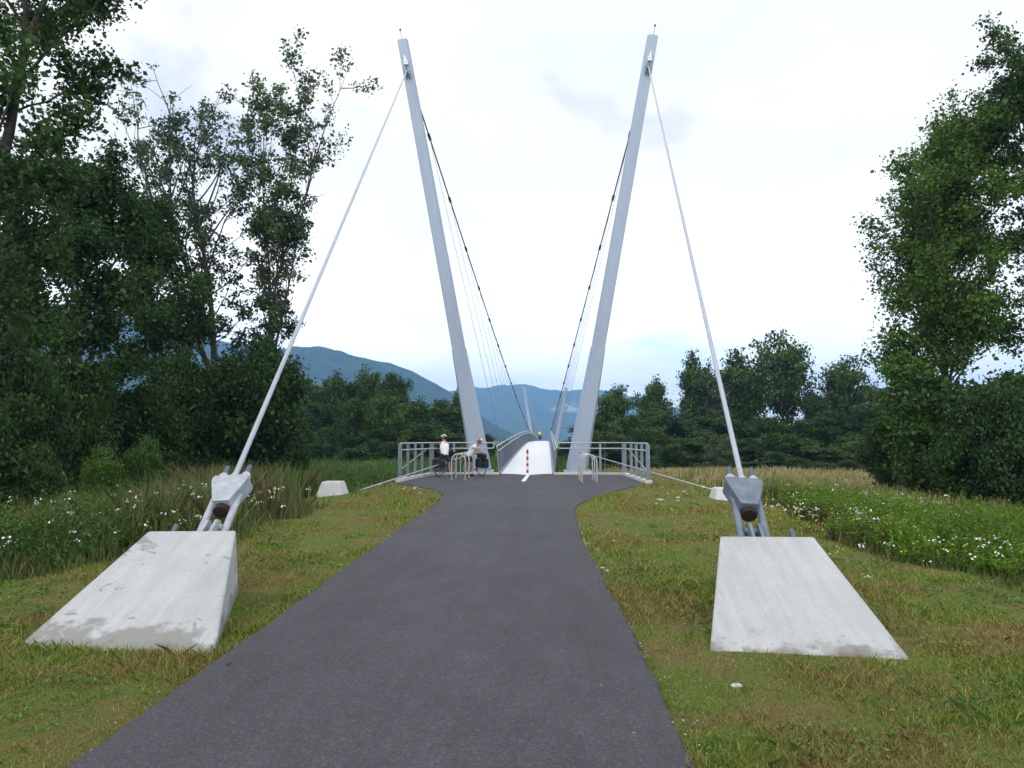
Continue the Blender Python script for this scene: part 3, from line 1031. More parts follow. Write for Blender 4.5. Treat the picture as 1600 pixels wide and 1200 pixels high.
# ------------------------------------------------------------------ bicycles
def torus_pts(c, Rr, n=28):
    return [Vector(c) + Vector((Rr * math.cos(2 * math.pi * i / n), 0, Rr * math.sin(2 * math.pi * i / n))) for i in range(n)]
def make_bike(label, loc, rz, frame_mat):
    """x forward, wheels at x = 0 (rear) and 1.05 (front)"""
    root = empty('bicycle', loc, rz)
    tag(root, label, 'bicycle')
    RW = .34
    for x in (0, 1.05):
        mb = MB(); mb.tube(torus_pts((x, 0, RW), RW - .02), .021, 8, closed=True)
        wl = mb.build('wheel', M['black'], root)
        mb = MB(); mb.tube(torus_pts((x, 0, RW), RW - .048), .011, 6, closed=True)
        mb.build('rim', M['galv_light'], wl)
        mb = MB()
        mb.tube([(x, -.04, RW), (x, .04, RW)], .022, 8)
        for k in range(16):
            a = 2 * math.pi * k / 16
            mb.tube([(x, .03 * (-1) ** k, RW), (x + (RW - .05) * math.cos(a), 0, RW + (RW - .05) * math.sin(a))], .0035, 3, cap=False)
        mb.build('spokes', M['galv'], wl)
        mb = MB()
        mb.tube([Vector((x, 0, RW)) + Vector(((RW + .025) * math.cos(a), 0, (RW + .025) * math.sin(a))) for a in np.linspace(.3, 2.6, 10)], .016, 6)
        mb.build('mudguard', M['black'], wl)
    mb = MB()
    bb_, st, hd, hb = Vector((.43, 0, .28)), Vector((.28, 0, .78)), Vector((.86, 0, .86)), Vector((.90, 0, .72))
    for p, q, r_ in ((bb_, st, .017), (st, hd, .017), (bb_, hb, .02), (hd, hb, .02)):
        mb.tube([p, q], r_, 8)
    for k in (-1, 1):
        mb.tube([bb_ + Vector((0, k * .03, 0)), (0, k * .06, RW)], .010, 6)
        mb.tube([st, (0, k * .06, RW)], .009, 6)
        mb.tube([hb + Vector((0, k * .035, 0)), (.98, k * .05, .55), (1.05, k * .05, RW)], .012, 6)
    mb.build('frame', frame_mat, root)
    mb = MB(); mb.tube([st, st + Vector((-.04, 0, .16))], .013, 8)
    mb.loft([[Vector((.18 + a * .30, y_ * (1 - a * .75), .95 + z_)) for y_, z_ in ((-.075, 0), (.075, 0), (.06, .045), (-.06, .045))] for a in (-.15, .3, .6, 1.0)])
    mb.build('saddle', M['black'], root)
    mb = MB(); mb.tube([hd, hd + Vector((-.02, 0, .16)), hd + Vector((.05, 0, .2))], .014, 8)
    mb.tube([(.80, -.30, 1.04), (.88, -.2, 1.06), (.91, 0, 1.06), (.88, .2, 1.06), (.80, .30, 1.04)], .014, 8)
    mb.build('handlebar', M['black'], root)
    mb = MB()
    for k in (-.07, .07):
        mb.tube([(-.25, k, .76), (.22, k, .76)], .007, 6)
        mb.tube([(-.12, k, .76), (0, k, RW)], .006, 6)
    for xx in (-.25, -.05, .15): mb.tube([(xx, -.07, .76), (xx, .07, .76)], .006, 6)
    mb.build('luggage_rack', M['black'], root)
    mb = MB()
    mb.tube([(.43, -.055, .28), (.43, .055, .28)], .02, 8)
    mb.tube([(.43, -.052, .28), (.43, -.046, .28)], .095, 18)
    for k in (-1, 1):
        e = Vector((.43 + k * .12, k * .07, .28 - k * .12))
        mb.tube([(.43, k * .06, .28), e], .01, 6)
        mb.box(e + Vector((0, k * .05, 0)), (.09, .09, .02))
    mb.build('crank', M['galv'], root)
    return root
def pannier(bike_loc, rz, x, y, z, size, mat, label, name='pannier_bag'):
    Mx = Matrix.Translation(bike_loc) @ Matrix.Rotation(rz, 4, 'Z')
    mb = MB()
    lx, ly, lz = size
    rings = []
    for t, k in ((-1, .86), (-.4, 1.0), (.5, .98), (.9, .92), (1, .72)):
        rings.append([(-lx / 2 * k, -ly / 2 * k, lz / 2 * t), (lx / 2 * k, -ly / 2 * k, lz / 2 * t), (lx / 2 * k, ly / 2 * k, lz / 2 * t), (-lx / 2 * k, ly / 2 * k, lz / 2 * t)])
    mb.loft(rings)
    o = mb.build(name, mat, bevel=.03)
    o.matrix_world = Mx @ Matrix.Translation((x, y, z))
    mb = MB(); mb.tube([(-lx * .25, -ly * .35, lz * .48), (-lx * .1, -ly * .35, lz * .56), (lx * .1, -ly * .35, lz * .56), (lx * .25, -ly * .35, lz * .48)], .01, 6)
    mb.build('strap', M['galv'], o)
    return tag(o, label, 'bag', 'luggage bags on the bicycles')

# ------------------------------------------------------------------ people
def skin_mesh(name, joints, edges, root, mat, sub=2):
    names = list(joints)
    idx = {n_: i for i, n_ in enumerate(names)}
    me = bpy.data.meshes.new(name + '_skeleton')
    me.from_pydata([joints[n_][0] for n_ in names], [(idx[a], idx[b]) for a, b in edges], [])
    o = bpy.data.objects.new(name, me)
    C.objects.link(o)
    sk = o.modifiers.new('skin', 'SKIN')
    sk.use_smooth_shade = True
    for i, n_ in enumerate(names):
        r_ = joints[n_][1]
        r_ = r_ if isinstance(r_, tuple) else (r_, r_)
        me.skin_vertices[0].data[i].radius = r_
        me.skin_vertices[0].data[i].use_root = (n_ == root)
    ss = o.modifiers.new('sub', 'SUBSURF'); ss.levels = sub; ss.render_levels = sub
    dg = bpy.context.evaluated_depsgraph_get()
    dg.update()
    ev = o.evaluated_get(dg)
    nm = bpy.data.meshes.new_from_object(ev)
    o.modifiers.clear()
    o.data = nm
    bpy.data.meshes.remove(me)
    nm.name = name
    nm.materials.clear(); nm.materials.append(mat)
    for p in nm.polygons: p.use_smooth = True
    return o

def person(label, loc, rz, J, top_mat, short_mat, helm_mat, sleeve_mat=None, shoe_mat=None, red_cuff=False):
    """J: joint positions in a local frame, x right, y forward, z up"""
    j = {k: Vector(v) for k, v in J.items()}
    B, E = {}, []
    def add(n_, p, r_): B[n_] = (tuple(p), r_)
    add('pelvis', j['pelvis'], (.145, .12)); add('spine', j['spine'], (.135, .105)); add('chest', j['chest'], (.155, .115))
    add('neck', j['neck'], .058); add('head0', j['head'] - (j['top'] - j['head']) * .35, .075)
    add('head1', j['head'] + (j['top'] - j['head']) * .25, (.085, .1)); add('head2', j['head'] + (j['top'] - j['head']) * .75, (.072, .085))
    E += [('pelvis', 'spine'), ('spine', 'chest'), ('chest', 'neck'), ('neck', 'head0'), ('head0', 'head1'), ('head1', 'head2')]
    look = j['look'].normalized()
    add('nose', j['head'] + look * .125 - Vector((0, 0, .01)), .014); E.append(('head1', 'nose'))
    for s, sd_ in (('l', -1), ('r', 1)):
        add(s + 'sho', j[s + 'sho'], .062); add(s + 'elb', j[s + 'elb'], .042); add(s + 'wri', j[s + 'wri'], .03)
        hd = (j[s + 'wri'] - j[s + 'elb']).normalized()
        side = hd.cross(Vector((0, 0, 1)));
        if side.length < .1: side = Vector((1, 0, 0))
        side.normalize()
        palm = j[s + 'wri'] + hd * .075
        add(s + 'palm', palm, (.038, .02))
        E += [('chest', s + 'sho'), (s + 'sho', s + 'elb'), (s + 'elb', s + 'wri'), (s + 'wri', s + 'palm')]
        for fi, (off, ln) in enumerate(((-.030, .062), (-.010, .075), (.011, .070), (.031, .055))):
            k1, k2 = palm + hd * .035 + side * off, palm + hd * (.03 + ln * .65) + side * off * 1.15 + Vector((0, 0, -.028))
            add('%sf%da' % (s, fi), k1, .0095); add('%sf%db' % (s, fi), k2, .008)
            E += [(s + 'palm', '%sf%da' % (s, fi)), ('%sf%da' % (s, fi), '%sf%db' % (s, fi))]
        th = j[s + 'wri'] + hd * .03 + side * (-sd_ * .045)
        add(s + 'tha', th, .011); add(s + 'thb', th + hd * .045 + side * (-sd_ * .012), .0095)
        E += [(s + 'wri', s + 'tha'), (s + 'tha', s + 'thb')]
        add(s + 'hip', j[s + 'hip'], .095); add(s + 'thi', j[s + 'hip'].lerp(j[s + 'kne'], .5), .08); add(s + 'kne', j[s + 'kne'], .058)
        add(s + 'cal', j[s + 'kne'].lerp(j[s + 'ank'], .35), .058); add(s + 'ank', j[s + 'ank'], .036)
        add(s + 'toe', j[s + 'toe'], .035)
        E += [('pelvis', s + 'hip'), (s + 'hip', s + 'thi'), (s + 'thi', s + 'kne'), (s + 'kne', s + 'cal'), (s + 'cal', s + 'ank'), (s + 'ank', s + 'toe')]
    body = skin_mesh('person', B, E, 'pelvis', M['skin'], 1)
    body.location = loc; body.rotation_euler = (0, 0, rz)
    tag(body, label, 'person')
    G = 1.14
    T, TE = {}, []
    T['p'] = (tuple(j['pelvis'] + (j['pelvis'] - j['spine']) * .55), (.178, .155)); T['s'] = (tuple(j['spine']), (.158, .128)); T['c'] = (tuple(j['chest']), (.18, .135))
    T['n'] = (tuple(j['chest'].lerp(j['neck'], .62)), .085)
    TE = [('p', 's'), ('s', 'c'), ('c', 'n')]
    for s in 'lr':
        T[s + 's'] = (tuple(j[s + 'sho']), .078)
        TE += [('c', s + 's')]
        if not sleeve_mat:
            T[s + 'e'] = (tuple(j[s + 'sho'].lerp(j[s + 'elb'], .55)), .062); TE += [(s + 's', s + 'e')]
    T = {k_: (v_[0], tuple(q * 1.13 for q in v_[1]) if isinstance(v_[1], tuple) else v_[1] * 1.15) for k_, v_ in T.items()}
    o = skin_mesh('shirt', T, TE, 's', top_mat, 2); o.parent = body
    if sleeve_mat:
        for s in 'lr':
            T = {'a': (tuple(j[s + 'sho'] + (j[s + 'sho'] - j['chest']) * .08), .082), 'b': (tuple(j[s + 'sho'].lerp(j[s + 'elb'], .5)), .066), 'c': (tuple(j[s + 'sho'].lerp(j[s + 'elb'], .95)), .056)}
            o = skin_mesh('sleeve', T, [('a', 'b'), ('b', 'c')], 'a', sleeve_mat, 2); o.parent = body
    T = {'p': (tuple(j['pelvis'] + Vector((0, 0, .06))), (.17, .15)), 'q': (tuple(j['pelvis'] - Vector((0, 0, .05))), (.165, .15))}
    TE = [('p', 'q')]
    for s in 'lr':
        T[s + 'h'] = (tuple(j[s + 'hip']), .115); T[s + 't'] = (tuple(j[s + 'hip'].lerp(j[s + 'kne'], .78)), .088)
        TE += [('q', s + 'h'), (s + 'h', s + 't')]
    o = skin_mesh('shorts', T, TE, 'p', short_mat, 2); o.parent = body
    if red_cuff:
        mb = MB(); a = j['lhip'].lerp(j['lkne'], .80); b = j['lhip'].lerp(j['lkne'], 1.02)
        mb.tube([a, b], [.094, .086], 14)
        mb.build('shorts_cuff', M['redcloth'], body)
    for s in 'lr':
        a, t_ = j[s + 'ank'], j[s + 'toe']
        T = {'h': (tuple(a + Vector((0, 0, -.035)) - (t_ - a).normalized() * .04), .05), 'm': (tuple(a.lerp(t_, .5) + Vector((0, 0, -.012))), .05), 't': (tuple(t_ + (t_ - a).normalized() * .06 + Vector((0, 0, .012))), .04)}
        o = skin_mesh('shoe', T, [('h', 'm'), ('m', 't')], 'h', shoe_mat or M['black'], 2); o.parent = body
        mb = MB(); mb.tube([a + Vector((0, 0, -.01)), a.lerp(j[s + 'kne'], .18)], [.046, .048], 12)
        mb.build('sock', M['shirt_white'], body)
    # head frame
    zz_ = (j['top'] - j['head']).normalized(); yy_ = (look - zz_ * look.dot(zz_)).normalized(); xx_ = yy_.cross(zz_)
    HM = Matrix((xx_, yy_, zz_)).transposed()
    hc = j['head']
    mb = MB(); mb.sphere(hc + zz_ * .055, (.118, .152, .115), 18, 8, M=HM, zlo=-.15)
    mb.sphere(hc + zz_ * .052, (.114, .148, .06), 18, 4, M=HM, zlo=-.3)
    mb.build('helmet', helm_mat, body)
    mb = MB()
    for k in (-1, 1):
        mb.sphere(hc + HM @ Vector((k * .034, .092, .005)), .012, 8, 5)
    mb.build('eye', M['black'], body)
    mb = MB(); mb.box(hc + HM @ Vector((0, .094, -.062)), (.045, .012, .010), mat=HM)
    mb.build('mouth', M['redcloth'], body)
    for k in (-1, 1):
        mb = MB(); mb.sphere(hc + HM @ Vector((k * .094, -.01, -.01)), (.012, .022, .034), 8, 6, M=HM)
        mb.build('ear', M['skin'], body)
    mb = MB(); mb.sphere(hc + HM @ Vector((0, -.028, -.01)), (.098, .095, .085), 12, 6, M=HM)
    mb.build('hair', M['hair'], body)
    return body

# first rider: stands over his bicycle, seen from behind
bkA = Vector((-3.78, 30.75, .004)); azA = R(90 - 27)
make_bike('black touring bicycle under the rider in navy shorts, pointing away', bkA, azA, M['black'])
pannier(bkA, azA, -.02, .17, .56, (.30, .16, .38), M['bagblack'], 'black pannier bag on the outer side of the standing rider\'s rear wheel')
pannier(bkA, azA, -.02, -.17, .56, (.28, .15, .30), M['bagblack'], 'small black pannier bag between the standing rider\'s legs and the bike stands')
pannier(bkA, azA, 1.02, .0, .95, (.22, .26, .22), M['bagblack'], 'black handlebar bag in front of the standing rider', 'handlebar_bag')
JA = dict(pelvis=(0, -.02, .98), spine=(0, .04, 1.16), chest=(-.02, .10, 1.38), neck=(-.03, .15, 1.54), head=(-.04, .19, 1.67), top=(-.06, .22, 1.83), look=(-.85, .45, -.25),
          lsho=(-.20, .10, 1.45), rsho=(.18, .12, 1.45), lelb=(-.31, .22, 1.22), relb=(.29, .24, 1.20), lwri=(-.27, .42, 1.09), rwri=(.26, .44, 1.09),
          lhip=(-.10, -.02, .93), rhip=(.10, -.02, .93), lkne=(-.19, .03, .50), rkne=(.20, .06, .50), lank=(-.23, -.02, .10), rank=(.25, .0, .10), ltoe=(-.26, .13, .045), rtoe=(.29, .14, .045))
pa = bkA + Matrix.Rotation(azA, 3, 'Z') @ Vector((.42, 0, 0))
person('rider in white vest and navy shorts standing astride a bicycle, helmet turned left', (pa.x, pa.y, .004), R(6), JA, M['shirt_white'], M['navy'], M['helmet_bw'], M['navy'], M['black'], True)

# second rider: bends over the luggage of a bicycle
bkB = Vector((-2.0, 31.6, .004)); azB = R(90 + 42)
make_bike('touring bicycle with black luggage beside the bending rider', bkB, azB, M['galv_light'])
pannier(bkB, azB, -.03, -.18, .55, (.34, .17, .42), M['bagblack'], 'large black pannier bag nearest the white deck on the bending rider\'s bicycle')
pannier(bkB, azB, -.03, .18, .57, (.34, .17, .40), M['bagblack'], 'black pannier bag below the bending rider\'s hands')
pannier(bkB, azB, -.02, .0, .88, (.42, .26, .22), M['bagblack'], 'black roll bag lying on the rack under the bending rider\'s arms', 'rack_bag')
pannier(bkB, azB, 1.0, .0, .93, (.24, .26, .22), M['white'], 'white handlebar bag on the bending rider\'s bicycle', 'handlebar_bag')
JB = dict(pelvis=(0, 0, .93), spine=(0, .12, 1.11), chest=(.0, .26, 1.28), neck=(0, .37, 1.40), head=(0, .46, 1.49), top=(0, .52, 1.63), look=(.1, .75, -.65),
          lsho=(-.18, .26, 1.32), rsho=(.18, .26, 1.32), lelb=(-.20, .40, 1.10), relb=(.20, .42, 1.10), lwri=(-.13, .58, 1.03), rwri=(.13, .60, 1.03),
          lhip=(-.09, 0, .89), rhip=(.09, 0, .89), lkne=(-.11, .05, .48), rkne=(.11, .03, .48), lank=(-.12, -.02, .10), rank=(.12, -.06, .10), ltoe=(-.13, .13, .045), rtoe=(.13, .09, .045))
person('rider in white shirt and red white helmet bending over luggage beside the left pylon', (-2.52, 31.3, .004), R(-90 - 8), JB, M['shirt_white'], M['navy'], M['helmet_rw'])

# third rider: far out on the deck
dC = 112.0; xC = axis(dC) - .15
bkC = Vector((xC, dC - .5, deck_z(dC) + .006))
make_bike('touring bicycle ridden away over the crest of the white deck', bkC, R(90), M['black'])
for s in (-1, 1):
    pannier(bkC, R(90), 0, s * .19, .55, (.3, .18, .36), M['bagblack'], 'dark pannier bag on the %s of the distant rider\'s bicycle' % ('left' if s > 0 else 'right'))
JC = dict(pelvis=(0, 0, 1.03), spine=(0, .12, 1.2), chest=(0, .26, 1.38), neck=(0, .36, 1.50), head=(0, .42, 1.62), top=(0, .45, 1.78), look=(0, 1, 0),
          lsho=(-.19, .26, 1.43), rsho=(.19, .26, 1.43), lelb=(-.26, .42, 1.22), relb=(.26, .42, 1.22), lwri=(-.27, .60, 1.10), rwri=(.27, .60, 1.10),
          lhip=(-.10, .02, .99), rhip=(.10, .02, .99), lkne=(-.12, .36, .74), rkne=(.12, .30, .58), lank=(-.12, .25, .36), rank=(.12, .12, .17), ltoe=(-.13, .40, .33), rtoe=(.13, .27, .13))
person('distant rider in yellow vest cycling away over the white deck', (xC, dC - .5 + .2, deck_z(dC) + .006), 0, JC, M['yellow'], M['navy'], M['helmet_bw'])

# ------------------------------------------------------------------ far houses
def house(px, py, d, w_, dp, h, label):
    p = at(px, py, d)
    root = empty('house', (p.x, d, p.z - h), R(12))
    tag(root, label, 'house', 'white houses beyond the river')
    mb = MB(); mb.box((0, 0, h * .35), (w_, dp, h * 1.5)); mb.build('wall', M['house_wall'], root)
    mb = MB()
    z0, z1 = h * 1.1, h * 1.1 + w_ * .22
    mb.add([(-w_ * .55, -dp * .56, z0), (w_ * .55, -dp * .56, z0), (w_ * .55, dp * .56, z0), (-w_ * .55, dp * .56, z0), (-w_ * .55, 0, z1), (w_ * .55, 0, z1)],
           [(0, 1, 5, 4), (2, 3, 4, 5), (0, 4, 3), (1, 2, 5), (0, 3, 2, 1)])
    mb.build('roof', M['roof'], root)
    for a in (-.28, 0.02, .3):
        mb = MB(); mb.box((a * w_, -dp / 2 - .02, h * .62), (w_ * .1, .08, h * .3)); mb.build('window', M['window'], root)
    return root
house(764, 706, 235, 5.0, 6, 2.2, 'small white house behind the left pylon foot')
house(885, 706, 300, 7.0, 6, 3.0, 'small white house behind the right pylon foot')

# ------------------------------------------------------------------ trees
def unit(v): return v / np.maximum(np.linalg.norm(v, axis=-1, keepdims=True), 1e-9)

class Tree:
    def __init__(s, seed):
        s.r = np.random.default_rng(seed); s.mb = MB(); s.cl = []      # clusters: (centre, radius)
    def limb(s, p, d, L, r0, r1, n=6, up=.25, wob_=.12, sides=6):
        pts = [np.array(p, float)]; d = unit(np.array(d, float)); rs = [r0]
        for i in range(n):
            d = unit(d + s.r.normal(0, wob_, 3) + np.array([0, 0, up / n]))
            pts.append(pts[-1] + d * L / n); rs.append(r0 + (r1 - r0) * (i + 1) / n)
        s.mb.tube([Vector(q) for q in pts], rs, sides, cap=False)
        return np.array(pts)
    def along(s, pts, t):
        k = t * (len(pts) - 1); i = int(min(len(pts) - 2, math.floor(k))); f = k - i
        return pts[i] * (1 - f) + pts[i + 1] * f, unit(pts[i + 1] - pts[i])

def grow(seed, H, tr, base, prof, nl, el=45, airy=.0, sub=(4, 7), cr=.55, lean=(0, 0), fork=0, ups=.5):
    """H height, tr trunk radius, base crown start (0-1), prof: crown radius by height, nl limbs"""
    T = Tree(seed); r = T.r
    stems = []
    main = T.limb((0, 0, -.3), (lean[0], lean[1], 1), H * .98 + .3, tr, .03, 14, .1, .05, 8)
    stems.append((main, 1.0))
    for k in range(fork):
        p, d = T.along(main, .28 + .12 * k + r.uniform(0, .06))
        a = r.uniform(0, 6.28) if k else r.uniform(-.6, .6) + (0 if lean[0] >= 0 else 3.14)
        st = T.limb(p, (math.cos(a) * .55, math.sin(a) * .55, 1), (H - p[2]) * r.uniform(.8, .95), tr * .6, .03, 10, .7, .06, 7)
        stems.append((st, .75))
    pr_t = np.array([q[0] for q in prof]); pr_r = np.array([q[1] for q in prof])
    ga = r.uniform(0, 6.28)
    for st, wgt in stems:
        n = int(nl * wgt)
        for i in range(n):
            t0 = base + (1 - base) * ((i + r.uniform(0, 1)) / n) ** .9
            zt_ = t0 * H
            tt = (zt_ - st[0][2]) / max(.1, (st[-1][2] - st[0][2]))
            if tt < .03 or tt > .985: continue
            p, d = T.along(st, tt)
            R_ = np.interp(p[2] / H, pr_t, pr_r) * r.uniform(.65, 1.12)
            ga += 2.4 + r.normal(0, .4)
            e_ = R(el + r.normal(0, 10) + 25 * (p[2] / H) ** 2)
            dv = np.array([math.cos(ga) * math.cos(e_), math.sin(ga) * math.cos(e_), math.sin(e_)])
            L = max(.5, R_ / max(.35, math.cos(e_)))
            L = min(L, H * .45)
            lr = max(.02, tr * .42 * (L / (H * .3)) * (1 - .5 * p[2] / H))
            lb = T.limb(p, dv, L, lr, .012, 6, ups, .10, 5)
            for k in range(r.integers(*sub)):
                q, dq = T.along(lb, r.uniform(.28, 1.0))
                sv = unit(dq * .6 + unit(r.normal(0, 1, 3)) * .9 + np.array([0, 0, .25]))
                sl_ = L * r.uniform(.18, .42)
                sb = T.limb(q, sv, sl_, max(.012, lr * .35), .006, 3, ups * .6, .15, 4)
                if r.uniform() < airy: continue
                for t in (.45, .75, 1.0):
                    c_, _ = T.along(sb, t)
                    T.cl.append((c_, cr * r.uniform(.6, 1.25)))
            T.cl.append((lb[-1], cr * r.uniform(.6, 1.1)))
    # bring the grown tree to its measured height and crown radius
    c = np.array([q[0] for q in T.cl]); tax = np.stack([np.interp(c[:, 2], main[:, 2], main[:, 0]), np.interp(c[:, 2], main[:, 2], main[:, 1])], 1)
    rad = np.hypot(c[:, 0] - tax[:, 0], c[:, 1] - tax[:, 1])
    ks = min(1.0, pr_r.max() / (np.percentile(rad, 93) + cr * .4))
    kz = H / (np.percentile(c[:, 2], 99.3) + cr * .5)
    T.cl = [(np.array([q[0] * ks, q[1] * ks, q[2] * kz]), k_) for q, k_ in T.cl]
    T.mb.v = [(q[0] * ks, q[1] * ks, q[2] * kz) for q in T.mb.v]
    return T

def leaves(T, n, ls, seed, up=.5, squash=.75):
    r = np.random.default_rng(seed)
    c = np.array([q[0] for q in T.cl]); rad = np.array([q[1] for q in T.cl])
    w_ = rad ** 2; w_ /= w_.sum()
    i = r.choice(len(c), n, p=w_)
    off = r.normal(0, .5, (n, 3)) * rad[i][:, None]; off[:, 2] *= squash
    p = c[i] + off
    p[:, 2] = np.maximum(p[:, 2], .15)
    nrm = unit(r.normal(0, 1, (n, 3)) + np.array([0, 0, up]))
    a = unit(np.cross(nrm, r.normal(0, 1, (n, 3)))); b = np.cross(nrm, a)
    s = ls * np.clip(r.lognormal(-.12, .36, (n, 1)), .4, 1.9)
    q = np.stack([p - a * s * .5, p + b * s * .36 + a * s * .05, p + a * s * .5, p - b * s * .36 + a * s * .05], 1)
    return q

def make_tree(name, T, n, ls, lm, seed, label, cat='tree', group=None, loc=(0, 0, 0), rz=0, up=.5):
    root = empty(name, loc, rz)
    tag(root, label, cat, group)
    T.mb.build('trunk', M['bark'], root)
    np_mesh('crown', leaves(T, n, ls, seed, up), 4, lm, root)
    return root

def place(px, d, dz=-.1):
    x = at(px, 700, d).x
    return (x, d, zf1(x, d) + dz)
def hgt(px, py, d, loc): return at(px, py, d).z - loc[2]

POP = [(.0, .9), (.3, 2.4), (.5, 3.4), (.7, 3.3), (.88, 2.4), (1, .6)]
DEN = [(.0, 2.2), (.2, 3.4), (.45, 4.2), (.7, 3.6), (.9, 2.0), (1, .6)]
# left group
L_ = place(415, 34); h = hgt(430, 92, 34, L_)
make_tree('poplar_tree', grow(11, h, .26, .22, [(0, 1), (.25, 2.4), (.5, 3.5), (.75, 3.2), (.92, 2.2), (1, .7)], 28, 40, .30, (4, 6), .40, fork=2), 21000, .155, M['leaf_poplar'], 1,
          'tall airy poplar, right one of the pair left of the left backstay', loc=L_)
L_ = place(350, 34.5); h = hgt(300, 108, 34.5, L_)
make_tree('poplar_tree', grow(23, h, .28, .30, [(0, .6), (.3, 1.6), (.5, 2.8), (.75, 3.5), (.92, 2.6), (1, .8)], 26, 42, .26, (4, 6), .40, lean=(-.08, 0), fork=2), 16500, .155, M['leaf_poplar'], 2,
          'tall sparse poplar with bare forked trunk, left one of the pair', loc=L_)
L_ = place(255, 31); h = hgt(255, 285, 31, L_)
make_tree('leafy_tree', grow(31, h, .22, .15, [(0, 1.4), (.25, 2.0), (.5, 2.4), (.75, 2.0), (.92, 1.2), (1, .4)], 30, 38, .05, (5, 8), .6), 42000, .15, M['leaf_dense'], 3,
          'dense dark tree behind the left anchor block, left of the poplars', loc=L_)
L_ = place(140, 24); h = hgt(130, 255, 24, L_)
make_tree('leafy_tree', grow(41, h, .22, .2, [(0, 1.0), (.25, 1.8), (.5, 2.2), (.75, 1.9), (.9, 1.2), (1, .4)], 30, 40, .05, (5, 8), .55), 44000, .13, M['leaf_dense'], 4,
          'dense dark tree between the leftmost tree and the sparse poplars', loc=L_)
L_ = place(-105, 15.5); h = hgt(-50, -260, 15.5, L_)
make_tree('leafy_tree', grow(57, h, .25, .15, [(0, 1.2), (.2, 2.2), (.4, 2.3), (.6, 2.0), (.8, 2.2), (1, .6)], 36, 30, .15, (5, 8), .45), 60000, .11, M['leaf_dense'], 5,
          'dark leafy tree cut off by the left edge of the photo', loc=L_)
L_ = place(30, 26); h = hgt(30, 345, 26, L_)
make_tree('leafy_tree', grow(58, h, .2, .1, [(0, 1.4), (.3, 2.2), (.6, 2.3), (.85, 1.4), (1, .4)], 28, 35, .05, (5, 8), .6), 36000, .14, M['leaf_dense'], 15,
          'dark tree filling the gap behind the leftmost tree', loc=L_)
# right group
L_ = place(1488, 32); h = hgt(1480, 165, 32, L_)
make_tree('leafy_tree', grow(67, h, .25, .06, [(0, 1.8), (.15, 2.6), (.35, 3.0), (.6, 3.5), (.75, 2.9), (.88, 1.7), (1, .4)], 62, 40, .0, (5, 8), .6), 95000, .15, M['leaf_bright'], 6,
          'tall full green tree rising above the right meadow', loc=L_)
L_ = place(1700, 30); h = hgt(1620, 40, 30, L_)
make_tree('poplar_tree', grow(79, h, .25, .15, [(0, 1.2), (.3, 2.3), (.5, 2.9), (.7, 2.8), (.88, 2.0), (1, .5)], 36, 45, .14, (4, 7), .5), 52000, .145, M['leaf_dense'], 7,
          'tallest tree on the right, cut off by the right edge', loc=L_)
L_ = place(1445, 30); h = hgt(1440, 560, 30, L_)
make_tree('leafy_tree', grow(83, h, .12, .05, [(0, 1.0), (.3, 1.7), (.6, 1.6), (.85, 1.0), (1, .3)], 26, 35, .0, (4, 7), .5), 26000, .17, M['leaf_bright'], 8,
          'young bushy tree at the left foot of the tall right tree', loc=L_)
L_ = place(1545, 28); h = hgt(1540, 590, 28, L_)
make_tree('leafy_tree', grow(84, h, .12, .03, [(0, 1.4), (.3, 1.9), (.6, 1.7), (.85, 1.0), (1, .3)], 26, 30, .0, (4, 7), .5), 26000, .17, M['leaf_bright'], 9,
          'dark bushy tree in front of the tallest right tree', loc=L_)

# shrubs (one of each kind, then copies)
SH = []
for k, (lm, sd_) in enumerate(((M['leaf_dense'], 101), (M['leaf_dense'], 102), (M['leaf_bright'], 103), (M['leaf_willow'], 104))):
    T = grow(sd_, 5.0, .08, .04, [(0, 1.5), (.3, 2.3), (.6, 2.2), (.85, 1.3), (1, .5)], 24, 40, 0, (5, 8), .55)
    r_ = make_tree('shrub', T, 36000, .125, lm, sd_, 'x', 'shrub', None, (0, 0, -50))
    SH.append(r_)
used = set()
def put(protos, k, loc, rz, sxy, sz, label, cat, group, name=None):
    o = protos[k]
    if id(o) in used:
        o = copy_tree(o)
    else:
        used.add(id(o))
    if name: o.name = name
    o.location = loc; o.rotation_euler = (0, 0, rz); o.scale = (sxy, sxy, sz)
    for key in ('label', 'category', 'group'):
        if key in o: del o[key]
    tag(o, label, cat, group)
    return o
rg = random.Random(4)
shr = [  # px, top py, d, width px, kind, label
    (390, 535, 29, 190, 0, 'dark shrub behind the left backstay, right end of the left thicket'),
    (300, 560, 28, 170, 1, 'dark shrub in the left thicket above the left anchor yoke'),
    (210, 600, 25, 160, 0, 'dark low shrub between the two left trunks'),
    (110, 560, 22, 150, 1, 'dark shrub at the foot of the dense left tree'),
    (20, 520, 19, 170, 0, 'dark shrub at the left edge under the leftmost tree'),
    (-40, 590, 14, 200, 1, 'nearest dark shrub at the left edge'),
    (165, 705, 14.5, 78, 2, 'light green weed bush before the dark left thicket, left and lower one'),
    (232, 688, 15.5, 84, 2, 'light green weed bush before the dark left thicket, right and taller one'),
    (60, 700, 16, 110, 2, 'light green weed bush at the foot of the leftmost trees'),
    (440, 600, 33, 120, 1, 'small dark shrub right of the left backstay'),
    (1400, 640, 34, 110, 0, 'dark shrub left of the tall right tree'),
    (1590, 610, 26, 150, 1, 'dark shrub at the right edge under the tallest tree'),
    (1130, 683, 62, 62, 3, 'grey green willow shrub before the right treeline'),
    (1500, 660, 28, 130, 2, 'fresh green shrub at the foot of the tall right tree'),
]
for px, py, d, wp, k, lab in shr:
    L_ = place(px, d); hh_ = hgt(px, py, d, L_)
    wm = wp * d / F
    put(SH, k, L_, rg.uniform(0, 6.28), wm / 4.6, hh_ / 5.0, lab, 'shrub', 'shrubs at the edges of the meadow')

